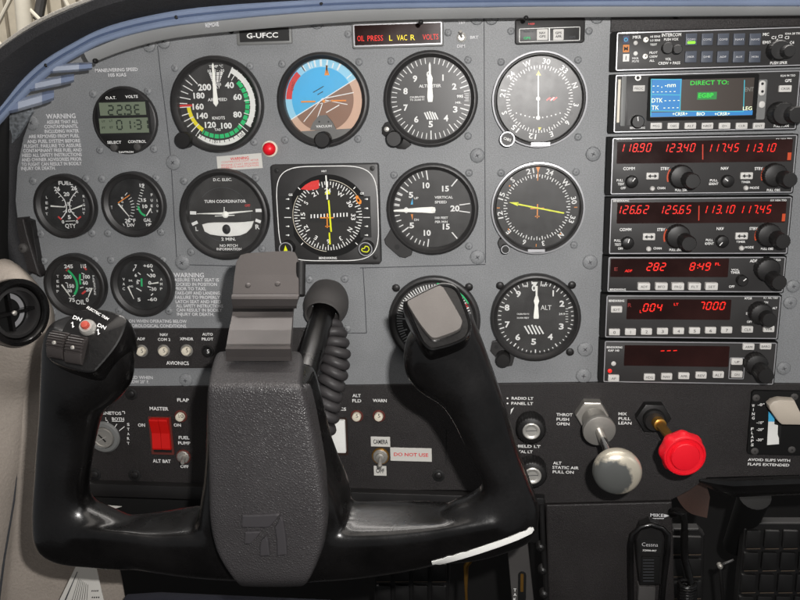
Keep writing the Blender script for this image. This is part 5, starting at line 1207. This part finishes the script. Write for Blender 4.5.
# ------------------------------------------------------------------ glareshield
def band(m,P0,P1,mt,n=90,bulge=0,back=.004,ends=True):
    """closed strip between two photo curves (x,y,d)"""
    a=[pt(*p) for p in spline(P0,n)]; b=[pt(*p) for p in spline(P1,n)]; rs=[]
    for p,q in zip(a,b):
        mid=p.lerp(q,.5)+Vector((0,-bulge,0)); e=Vector((0,back,0))
        rs.append([p,p.lerp(q,.15)+Vector((0,-bulge*.6,0)),mid,p.lerp(q,.85)+Vector((0,-bulge*.6,0)),q,q+e,p+e])
    m.rings(rs,mt)
G=.055
Bc=[(-30,140),(0,105),(20,80),(42,60),(70,43),(100,28),(140,16.5),(200,6.5),(300,-.5),(400,-4.5),(600,-6),(1130,-12)]
Cc=[(-26,152),(8,113),(30,90),(52,71),(80,54),(105,42),(150,30),(200,22.5),(280,14.5),(360,9.5),(480,7.2),(600,6.2),(1130,6)]
Mc=[(b[0]*.5+c[0]*.5,b[1]*.52+c[1]*.48) for b,c in zip(Bc,Cc)]
t=Thing('glareshield','padded black glareshield with blue and grey plastic edging sweeping over the panel','glareshield',pt(120,30,G))
m=MB(); P0=[(x,y,G+.004) for x,y in Bc]; 
out=[(-90,80),(-30,78),(2,46),(40,22),(80,4),(130,-14),(200,-28),(300,-36),(400,-42),(600,-46),(700,-46),(1130,-50)]
band(m,[(x,y,G+.02) for x,y in out],[(x,y+.5,G+.004) for x,y in Bc],'pad_black',bulge=.016,back=.03); t.part('padding',m)
m=MB(); m.tube([pt(x,y,G+.022) for x,y in spline([(-40,84),(-10,56),(12,38),(40,20.5),(80,3),(130,-14)],40)],.0016,'pad_rim',8); t.part('welt',m)
m=MB(); band(m,[(x,y,G) for x,y in Bc],[(x,y,G) for x,y in Mc],'blue_trim',bulge=.002); t.part('blue_edging',m)
m=MB(); band(m,[(x,y+.2,G-.001) for x,y in Mc],[(x,y,G-.001) for x,y in Cc],'blue_trim',bulge=.0025); t.part('blue_edging',m)
m=MB(); m.tube([pt(x,y,G+.0004) for x,y in spline(Mc,90)],.0011,'blue_dark',8); t.part('groove',m)
Dc=[(90,64),(100,59.5),(125,50),(160,40.5),(200,34.5),(280,27),(360,21.5),(480,18.2),(620,16.8),(1130,12.5)]
C2=[(84,53),(96,47.5),(125,36.5),(160,28),(200,22.4),(280,14.4),(360,9.4),(480,7.1),(620,6.3),(1130,5.9)]
m=MB(); band(m,[(x,y,G-.004) for x,y in C2],[(x,y,G-.010) for x,y in Dc],'grey_trim',bulge=.001,back=.003); t.part('grey_edging',m)
for x,y in ((47.5,65.3),(177.5,17.4),(96,61),(322,4),(421,22.2),(526,18)):
    m=MB(); screw(m,x,y,2.6,G-.002 if y not in(61,22.2,18) else G-.009,'knob_black',dome=.004); t.part('screw',m)
m=MB()
for s,x,y,h,w,r_ in (('SUN VISOR',110,49.5,2.2,14,14),('REMOVE',212,24.6,4,14,4),('G-UFCC',123,45.5,1.8,18,8)): ptext(m,s,x,y,h,w,G-.004,'ink_grey',rot=r_) if x==212 else None
t.part('scuff_marks',m) if m.v else None
for (x0,y0,x1,y1,hh) in ((40,70,92,66,4.4),(22,88.5,74,78,5.0),(6,109,54,95,6.2)):  # solid shapes stand in for ghosted reflections in the edging
    m=MB(); k=G-.004; L_=7; rs=[]
    P=[(x0+(x1-x0)*i/8,y0+(y1-y0)*i/8) for i in range(9)]; w=[.8,.96,1,1,1,1,1,.96,.8]
    for (x,y),q in zip(P,w):
        rs.append([pt(x,y-hh*q,k),pt(x,y-hh*q*.5,k+.004),pt(x,y+hh*.5*q,k+.004),pt(x,y+hh*q,k),pt(x,y+hh*q,k-.004),pt(x,y-hh*q,k-.004)])
    m.rings(rs[:3],'ghost_blue'); m.rings(rs[2:7],'ghost_pale'); m.rings(rs[6:],'ghost_blue'); t.part('edge_reflection',m)
m=MB(); ppoly(m,[(-20,150),(-5,118),(10,108),(30,100),(32,112),(18,135),(6,152),(-8,160)],.012,.016,'speckled',.001); screw(m,4,151,3.6,.016,'black_plastic'); t.part('corner_trim',m)
# ------------------------------------------------------------------ hangar seen past the windscreen
t=Thing('hangar_wall','cream corrugated hangar wall seen past the glareshield','wall',(-2.2,3,1))
m=MB()
for i in range(110):
    x=-4.6+i*.07; m.poly(Fr((x,3.0,0)),[(0,-1),(.05,-1),(.05,4),(0,4)],0,.02,'hangar'); 
m.poly(Fr((-2.5,3.03,0)),[(-3,-1),(6,-1),(6,4),(-3,4)],0,.01,'hangar'); t.part('cladding',m)
for (a,b,w) in (((20,-30),(28,60),10),):
    m=MB(); v=(RW@Vector((a[0]-400,300-a[1],-FPX))); v2=(RW@Vector((b[0]-400,300-b[1],-FPX)))
    P1=CAM+v*(3.5/v.y); P2=CAM+v2*(3.5/v2.y); m.cyl(P1,P2,.035,.035,'hangar_light',12); t.part('post',m)
for (a,b) in (((-20,60),(20,-20)),((28,8),(60,40)),((-5,38),(14,62)),((60,-10),(75,20))):
    m=MB(); v=(RW@Vector((a[0]-400,300-a[1],-FPX))); v2=(RW@Vector((b[0]-400,300-b[1],-FPX)))
    P1=CAM+v*(3.5/v.y); P2=CAM+v2*(3.5/v2.y); m.cyl(P1,P2,.009,.009,'hangar_light',8); t.part('brace',m)
m=MB(); v=(RW@Vector((45-400,300+20,-FPX))); P1=CAM+v*(3.55/v.y); v=(RW@Vector((38-400,300-20,-FPX))); P2=CAM+v*(3.55/v.y); m.cyl(P1,P2,.022,.022,'rubber',10); t.part('downpipe',m)
# ------------------------------------------------------------------ control yoke
def spw(c,e): return (abs(c)**e)*(1 if c>=0 else -1)
def horn(m,S,n=28,e=.8,mt='gloss_black',res=10):
    """S: stations (xl,yl,xr,yr,depth,half depth)"""
    S=spline(S,(len(S)-1)*res); rs=[]
    for xl,yl,xr,yr,d,b in S:
        l=pt(xl,yl,d); r_=pt(xr,yr,d); c=l.lerp(r_,.5); a=(r_-l)/2
        rs.append([c+a*spw(math.cos(2*math.pi*i/n),e)+OUT*b*spw(math.sin(2*math.pi*i/n),e) for i in range(n)])
    m.rings(rs,mt)
t=Thing('control_yoke','glossy black twin horn control yoke with leather textured centre hub','control yoke',pt(270,470,.19))
yoke=t
m=MB()
Y=.19
# left half: bar from the hub, corner, upright, bulge
horn(m,[(160,535,160,565,Y,.012),(132,522,128,566,Y,.017),(110,512,95,563,Y,.020),(94,505,62,559,Y,.0205),(87,496,40,545,Y,.0195),(87,482,35.5,515,Y,.018),(90,462,38,472,Y,.018),(95,436,40,440,Y,.018),(103,412,42.5,412,Y,.019),(120,398,43.5,388,Y,.021),(131,380,45,362,Y,.023),(130,352,48,335,Y,.025),(122,330,56,318,Y-.004,.024)],e=.8)
# right half
horn(m,[(395,535,395,564,Y,.012),(428,520,434,560,Y,.017),(453,503,472,557,Y,.020),(470,496,505,549,Y,.0205),(482,486,534,535,Y,.0195),(480,473,539,508,Y,.018),(473,460,530,480,Y,.018),(464,442,519,450,Y,.018),(453,420,508,414,Y,.018),(440,402,499,386,Y,.019),(418,388,489,358,Y,.021),(405,370,481,336,Y,.023),(404,350,476,325,Y,.024),(408,332,472,312,Y-.004,.023)],e=.8)
def barsec(S,res=10,bev=.16):
    """cross bar: stations px, back top y, front ridge y, bottom y (top facet tips towards the pilot)"""
    rs=[]
    for px,yt,yr,yb,xs_ in spline(S,(len(S)-1)*res):
        P=[pt(px,yt,.166),pt(px+xs_,yr,.213),pt(px+xs_,yb-3,.210),pt(px,yb,.192),pt(px,yb-14,.168)]
        n=len(P); o=[]
        for i in range(n):
            p0,p1,p2=P[i-1],P[i],P[(i+1)%n]; k=.16 if i==1 else .34
            a_=p1.lerp(p0,k); c_=p1.lerp(p2,k)
            for j in range(6):
                q=j/5; o.append(a_.lerp(p1,q).lerp(p1.lerp(c_,q),q))
        rs.append(o)
    m.rings(rs,'gloss_black')
barsec([(250,493,540,583,0),(200,496,538,580,0),(160,504,538,575,0),(125,510,533,569,0),(95,516,530,562,-3),(76,524,533,550,-6)])
barsec([(290,493,540,584,0),(335,491,538,582,0),(380,491,537,577,0),(425,492,532,569,0),(460,497,525,558,3),(492,508,522,540,6)])
# hub body: stacked rounded rectangles
def hubsec(py,x0,x1,d0,d1,n=32,e=.42):
    rs=[]; a=pt(x0,py,d1); b=pt(x1,py,d1); zc=(a.z+b.z)/2; xc=(a.x+b.x)/2; w=abs(b.x-a.x)/2; dc=(d0+d1)/2; hd=(d1-d0)/2
    return [Vector((xc+w*spw(math.cos(2*math.pi*i/n),e),-dc-hd*spw(math.sin(2*math.pi*i/n),e),zc)) for i in range(n)]
H=[(383,205,296,.158,.205),(388,202,299,.153,.214),(400,200,302,.150,.217),(440,199,311,.148,.218),(465,198,317,.148,.218),(490,196,327,.148,.218),(510,193,337,.148,.217),(535,190,342,.148,.216),(560,196,338,.15,.215),(578,210,328,.155,.212),(584,222,316,.16,.207)]
m.rings([hubsec(*h) for h in H],'gloss_black')
raw=m.build('raw'); 
bpy.context.view_layer.update()
md=raw.modifiers.new('r','REMESH'); md.mode='VOXEL'; md.voxel_size=.0016; md.use_smooth_shade=True
ms=raw.modifiers.new('s','SMOOTH'); ms.factor=.5; ms.iterations=45
dg_=bpy.context.evaluated_depsgraph_get(); me=bpy.data.meshes.new_from_object(raw.evaluated_get(dg_)); bpy.data.objects.remove(raw)
me.transform(Matrix.Translation(-t.o)); me.materials.clear(); me.materials.append(MAT['gloss_black'])
me.polygons.foreach_set('use_smooth',[True]*len(me.polygons))
body=bpy.data.objects.new('horn_body',me); col.objects.link(body); body.parent=t.e
# leather pad on the hub: front face and sloping top
def padring(pts,d,k=1.0):
    P=[pt(x,y,d) for x,y in pts]; c=sum(P,Vector())/len(P); return [c+(p-c)*k for p in P]
ROWS=[(582,.205,246,296,-80),(586,.212,241,303,-65),(586,.2205,238,306,-45),(582.5,.2270,234,309,-22),(575,.2295,228,312.5,-6),(560,.2300,218.5,318.5,0),(545,.2300,212.5,323,0),(520,.2300,208,325.5,0),(480,.2300,207,321,0),(440,.2300,206,314,0),(412,.2300,205.5,308,0),(397,.2300,205.7,304,4),(389,.2294,206,302,16),(384.5,.2270,206.5,301,38),(381.5,.2225,207,300.5,60),(375.5,.211,208,301,76),(367,.196,210,302,82),(359.5,.182,212,303,84),(354,.171,214,303,88),(351.5,.163,216.5,302,100),(352,.157,219,300,130),(356,.154,222,298,160)]
rs_pad=[]
for py,d,xl,xr,ang in spline(ROWS,110):
    l=pt(xl,py,d); r_=pt(xr,py,d); c=l.lerp(r_,.5); w=(r_-l)/2; n=OUT*math.cos(R(ang))+ZA*math.sin(R(ang)); o=[]
    for k,h in ((-.93,-.030),(-.975,-.016),(-1,-.0085),(-.998,-.0055),(-.985,-.0030),(-.96,-.0013),(-.92,-.0004),(-.84,0),(-.6,.0002),(-.3,.0004),(0,.0004),(.3,.0004),(.6,.0002),(.84,0),(.92,-.0004),(.96,-.0013),(.985,-.0030),(.998,-.0055),(1,-.0085),(.975,-.016),(.93,-.030)):
        o.append(c+w*k+n*h)
    rs_pad.append(o)
m=MB(); m.rings(rs_pad,'leather'); pad=m.build('hub_pad',t.e,t.o,60)
# embossed emblem on the pad
m=MB(); z=Z(200,480,5)
def emb(pts,dh=.0012): m.poly(PF,[W(*z(x,y),.2315) for x,y in pts],.2290,.2305+.0026,'emblem_plastic',.0013)
emb([(212,172),(300,170),(386,164),(400,168),(384,196),(352,232),(330,236),(212,236),(206,225)])
emb([(405,172),(418,196),(432,290),(438,372),(386,378),(384,300),(374,232),(392,208)])
emb([(226,254),(310,252),(286,284),(252,318),(222,318)])
emb([(334,272),(344,300),(352,376),(300,380),(300,330),(306,300)])
t.part('emblem',m)
# side facet strip right of the pad
# chart clip on top
t2=t
def sheet(prof,x0,x1,th,m,mt):
    """bent sheet: prof (py,d) seen points, extruded between pixel columns x0,x1 (given at each point)"""
    A=[];B=[]
    for (py,d,xa_,xb_) in prof: A.append(pt(xa_,py,d)); B.append(pt(xb_,py,d))
    n=len(A)
    nrm=[]
    for i in range(n):
        tt=(A[min(i+1,n-1)]-A[max(i-1,0)]).normalized(); nn=tt.cross(XA).normalized()
        if nn.y>0: nn=-nn
        nrm.append(nn)
    loop=[]
    for X in (A,B): pass
    ra=[a for a in A]+[a-nn*th for a,nn in reversed(list(zip(A,nrm)))]
    rb=[b for b in B]+[b-nn*th for b,nn in reversed(list(zip(B,nrm)))]
    k=len(ra)
    ca=sum(ra,Vector())/k
    rings=[ra,rb]; m.rings(rings,mt,smooth=False)
m=MB(); pr=[(361,.192,226,291),(357,.193,226,291),(349,.196,225.5,290.5),(346.5,.1945,226,290.5),(344,.190,226.5,290.5),(330,.172,229,291.5),(316,.155,232,292.5),(312,.1525,232.5,293),(300,.150,233,295)]
pr=[(p[0],p[1],p[2],p[3]) for p in pr]; sheet(pr,0,0,.0022,m,'clip_metal'); t.part('clip_base',m)
m=MB(); P=.190
lip=[(308.5,.186,233,296.5),(306,.190,232.5,296.5),(299,.1925,231.5,298),(296.5,.191,231.5,298.5),(294,.188,232,299)]
plate=[]
# plate with rounded upper corners: outline in its own plane
pl=[(232,294),(234,275),(236,262),(240,255),(247,253),(270,251.5),(289,250.5),(295,252),(298,258),(299,275),(299,294)]
def pd(y): return .188-(294-y)/43*.030
f_=[pt(x,y,pd(y)) for x,y in pl]; nn=((f_[3]-f_[0]).cross(f_[-1]-f_[0])).normalized(); nn=nn if nn.y<0 else -nn
c_=sum(f_,Vector())/len(f_)
m.rings([[p-nn*.003 for p in f_],[p-nn*.0006 for p in f_],[c_+(p-c_)*.985 for p in f_]],'clip_metal',smooth=False)
sheet(lip,0,0,.0024,m,'clip_metal')
clip=t.part('clip_plate',m)
for x,y in ((248,285.5),(277.5,284)):
    m=MB(); c=pt(x,y,pd(y)); xx=XA; yy=nn.cross(xx); m.lathe(Fr(c,xx,yy if yy.z>0 else -yy,nn),[(.0021,0),(.0019,.0006),(.001,.0009)],'clip_metal',16); t.part('rivet',m,clip)
m=MB(); m.cyl(pt(301,262,.168),pt(300.5,296,.180),.0035,.0035,'knob_black',12); t.part('hinge',m)
# right grip blanking plate
def tilted(px,py,d,nv,rollv):
    n=Vector(nv).normalized(); y=(ZA*rollv[1]+XA*rollv[0]); y=(y-n*y.dot(n)).normalized(); x=y.cross(n); return Fr(pt(px,py,d),x,y,n)
def onplane(fr,px,py):
    v=RW@Vector((px-400,300-py,-FPX)); k=(fr.o-CAM).dot(fr.n)/v.dot(fr.n); p=CAM+v*k-fr.o; return p.dot(fr.x),p.dot(fr.y)
fr=tilted(436,312,.214,(.10,-.80,.60),(-.4,1))
o1=[(403,302),(409,297),(437,283),(446,281.5),(455,284),(461,292),(470,315),(472,327),(468,338),(455,345),(438,350),(430,350.5),(423,345),(418,336),(408,313)]
O=rs_(o1,4); Lc=[onplane(fr,*p) for p in O]; cx=sum(p[0] for p in Lc)/len(Lc); cy=sum(p[1] for p in Lc)/len(Lc)
def ringk(k,dn): return [fr(cx+(x-cx)*k,cy+(y-cy)*k,dn) for x,y in Lc]
m=MB(); m.rings([ringk(.80,-.045),ringk(.93,-.030),ringk(1.0,-.014),ringk(1.0,-.003),ringk(.97,-.0006),ringk(.93,0),ringk(.89,-.0008),ringk(.88,-.002),ringk(.4,-.002)],'gloss_black'); t.part('grip_cap',m)
o2=[(407,303),(412,299),(436,287),(442,287),(446,292),(461,318),(462,325),(458,331),(440,338),(433,339),(428,335),(420,325),(411,311)]
O2=rs_(o2,4); L2=[onplane(fr,*p) for p in O2]; cx=sum(p[0] for p in L2)/len(L2); cy=sum(p[1] for p in L2)/len(L2)
m=MB(); m.rings([ringk2 for ringk2 in ([fr(cx+(x-cx)*k,cy+(y-cy)*k,dn) for x,y in L2] for k,dn in ((1,-.002),(1,.0006),(.97,.0016),(.5,.0017)))],'plate_metal'); t.part('blanking_plate',m)
# left grip switch block
fr=tilted(88,345,.214,(.08,-.78,.62),(.22,1))
def OP(px,py): return onplane(fr,px,py)
blk=[(58,336),(66,322),(75,312.5),(84,309),(104,309),(124,316),(126,325),(117,345),(100,366),(93,372),(82,372),(62,366),(48,358),(47,345)]
O=rs_(blk,4); Lc=[OP(*p) for p in O]; cx=sum(p[0] for p in Lc)/len(Lc); cy=sum(p[1] for p in Lc)/len(Lc)
m=MB(); m.rings([[fr(cx+(x-cx)*k,cy+(y-cy)*k,dn) for x,y in Lc] for k,dn in ((.80,-.045),(.93,-.030),(1.0,-.013),(1.0,-.003),(.98,-.0008),(.94,0),(.4,0))],'gloss_black'); blk_o=t.part('switch_block',m)
m=MB(); u=mpp(88,345,.214)
def ft(s,px,py,h,w,rot): x,y=OP(px,py); m.text(fr,s,x,y,h*u,'ink_white',w*u,rot,.0004)
ft('DN',77.5,318.5,3.6,9,-5); ft('DN',102,326.5,3.6,9,-8); ft('ELECTRIC TRIM',98,313.3,2.6,26,-15); 
for x,y in ((73,325),(98.5,332)):
    x0,y0=OP(x,y+1.6); x1,y1=OP(x,y-1.6); m.bar(fr,x0,y0,x1,y1,.8*u,.0004,'ink_white')
    for s in (1,-1):
        a_,b_=OP(x,y-s*2.6); m.flat(fr,[(a_-1.4*u,b_-s*1.6*u),(a_+1.4*u,b_-s*1.6*u),(a_,b_+s*.6*u)],.0005,'ink_white')
t.part('lettering',m,blk_o)
bx,by=OP(88,328)
m=MB(); fb=Fr(fr(bx,by,0),fr.x,fr.y,fr.n); m.lathe(fb,[(8.0*u,-.001),(8.1*u,.001),(7.4*u,.003),(6.2*u,.0046),(5.2*u,.0046)],'silver',36); t.part('button_bezel',m)
m=MB(); m.lathe(fb,[(4.4*u,.003),(4.4*u,.0085),(3.6*u,.0098),(1.6*u,.0102)],'red_plastic' if 0 else 'strap_red',24) if 'strap_red' in MAT else None
mat('button_rust',(176,74,60),.5,blotch=.15,speck=.08); m=MB(); m.lathe(fb,[(4.0*u,.002),(4.0*u,.0065),(3.3*u,.0076),(1.4*u,.0079)],'button_rust',24); t.part('push_button',m)
# two ribbed rockers
mat('rocker_plastic',(50,46,45),.4,speck=.1,blotch=.1)
for xL0,xR0,xL1,xR1,yt,yb,sx in ((53,70.5,47.5,64,331,357,0),(71.5,89,65,82.5,335,362.5,0)):
    m=MB(); A=OP(xL0,yt);B=OP(xR0,yt+3);C=OP(xR1,yb+3);E=OP(xL1,yb)
    def bl(a,b,h): 
        tx=A[0]*(1-a)+B[0]*a; ty=A[1]*(1-a)+B[1]*a; bx_=E[0]*(1-a)+C[0]*a; by_=E[1]*(1-a)+C[1]*a
        return fr(tx*(1-b)+bx_*b,ty*(1-b)+by_*b,h)
    N=36; rows=[]
    for i in range(N+1):
        b=i/N; h=.0075*math.sin(math.pi*min(max(b*.94+.03,0),1))**.6+ (.0006*(1 if (i//2)%2 else -1) if .08<b<.72 else 0)
        rows.append([bl(0,b,-.002),bl(0,b,h-.0012),bl(.06,b,h),bl(.94,b,h),bl(1,b,h-.0012),bl(1,b,-.002)])
    m.rings(rows,'rocker_plastic',smooth=False); r_o=t.part('trim_rocker',m)
    m=MB(); c=bl(.5,.55,.0078); m.lathe(Fr(c,fr.x,fr.y,fr.n),[(.0016,-.0005),(.0014,.0005),(.0007,.0008)],'steel',12); t.part('rivet',m,r_o)
# thin white strip with a ragged outline along lower right edge
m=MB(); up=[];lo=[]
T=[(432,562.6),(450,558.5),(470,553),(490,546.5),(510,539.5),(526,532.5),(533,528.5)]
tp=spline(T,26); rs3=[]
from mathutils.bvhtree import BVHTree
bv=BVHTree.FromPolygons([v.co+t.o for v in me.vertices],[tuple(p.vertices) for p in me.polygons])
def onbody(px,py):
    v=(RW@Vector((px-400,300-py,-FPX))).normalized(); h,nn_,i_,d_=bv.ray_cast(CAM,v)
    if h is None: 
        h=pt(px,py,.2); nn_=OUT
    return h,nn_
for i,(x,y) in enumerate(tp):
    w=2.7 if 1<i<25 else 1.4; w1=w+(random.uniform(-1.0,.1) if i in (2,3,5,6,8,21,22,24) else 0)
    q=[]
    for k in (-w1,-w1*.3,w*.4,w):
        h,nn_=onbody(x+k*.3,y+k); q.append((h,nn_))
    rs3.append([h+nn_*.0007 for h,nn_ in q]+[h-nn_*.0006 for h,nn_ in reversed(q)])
m.rings(rs3,'white',smooth=False); t.part('white_strip',m,None,'ragged white strip along the lower right edge')
# column and boot
ca=pt(327.5,300,0); cb=pt(284,448,.16); ax=(cb-ca).normalized()
m=MB(); m.cyl(ca,cb,.0108,.0108,'gloss_black',40); t.part('control_column',m)
t=Thing('column_boot','rounded black rubber boot where yoke shaft enters the panel','boot',pt(328,302))
xx=(XA-ax*ax.x).normalized(); yy=xx.cross(ax); yy=yy if yy.z>0 else -yy
u=mpp(328,305,.015); cf_=Fr(ca,xx,yy,ax)
m=MB(); m.rings([[cf_(r*u*math.cos(2*math.pi*i/48),r*u*math.sin(2*math.pi*i/48),d) for i in range(48)] for r,d in ((20,-.008),(21.5,.001),(22.2,.006),(21.8,.011),(20.8,.015),(19.4,.0185),(18.6,.0205),(18.4,.0225),(17.6,.0235),(16.2,.0225),(15.2,.018),(13.8,.008))],'rubber',True,False); t.part('rubber_boot',m)
t=Thing('coiled_cord','thick grey black coiled cable hanging behind the yoke shaft','cord',pt(338,385,.04))
m=MB(); C=spline([(325,326,.016),(332,334,.026),(336,352,.036),(334,372,.044),(329,394,.052),(325,416,.060),(318,440,.07),(310,465,.08)],200); hp=[]
cs=[pt(*c) for c in C]; turns=14.5
for i in range(0,601):
    s=i/600; k=s*200; j=min(int(k),199); c=cs[j].lerp(cs[j+1],k-j); tt=(cs[min(j+2,200)]-cs[max(j-1,0)]).normalized(); x_=(XA-tt*tt.x).normalized(); y_=tt.cross(x_); a=s*turns*2*math.pi
    rad=.0080*min(1,s*14+.15); hp.append(c+x_*rad*1.12*math.cos(a)+y_*rad*math.sin(a)+tt*rad*.55*math.cos(a))
m.tube(hp,.0047,'cord_rubber',14); t.part('cable',m)
# ------------------------------------------------------------------ light
w=bpy.data.worlds.new('World'); sc.world=w; w.use_nodes=True; bg=w.node_tree.nodes['Background']
bg.inputs['Color'].default_value=(.95,.97,1.0,1); bg.inputs['Strength'].default_value=.14
def area(name,loc,tgt,size,power,colr=(1,1,1),sy=None):
    l=bpy.data.lights.new(name,'AREA'); l.energy=power; l.color=colr; l.size=size
    if sy: l.shape='RECTANGLE'; l.size_y=sy
    o=bpy.data.objects.new(name,l); col.objects.link(o); o.location=loc
    dv=(Vector(tgt)-Vector(loc)).normalized(); o.rotation_euler=dv.to_track_quat('-Z','Y').to_euler(); return o
# camera flash just right of and above the lens
fl=CAM+RW@Vector((.045,.042,.01)); area('camera_flash',fl,pt(410,180),.014,5.7,(1,.97,.94),.010)
# daylight through the windscreen above and the cabin windows
area('windscreen_light',(0,.30,.85),(0,-.19,-.2),1.5,32,(1,.95,.90),.45)
area('headliner_bounce',(0,-.45,.9),(0,-.2,-.2),1.2,4,(1,.92,.84),.7)  # added warm lamp standing for bounce off the lit headliner
area('window_light',(1.3,-.9,.4),(0,0,-.1),.8,2,(1,.98,.95),.6)
area('hangar_fill',(-1.6,1.6,2.4),(-2.4,3,.9),1.0,110,(1,.98,.94),1.0)  # added lamp that brightens the hangar wall
sc.view_settings.view_transform='Standard'; sc.view_settings.look='None'; sc.view_settings.exposure=0; sc.view_settings.gamma=1
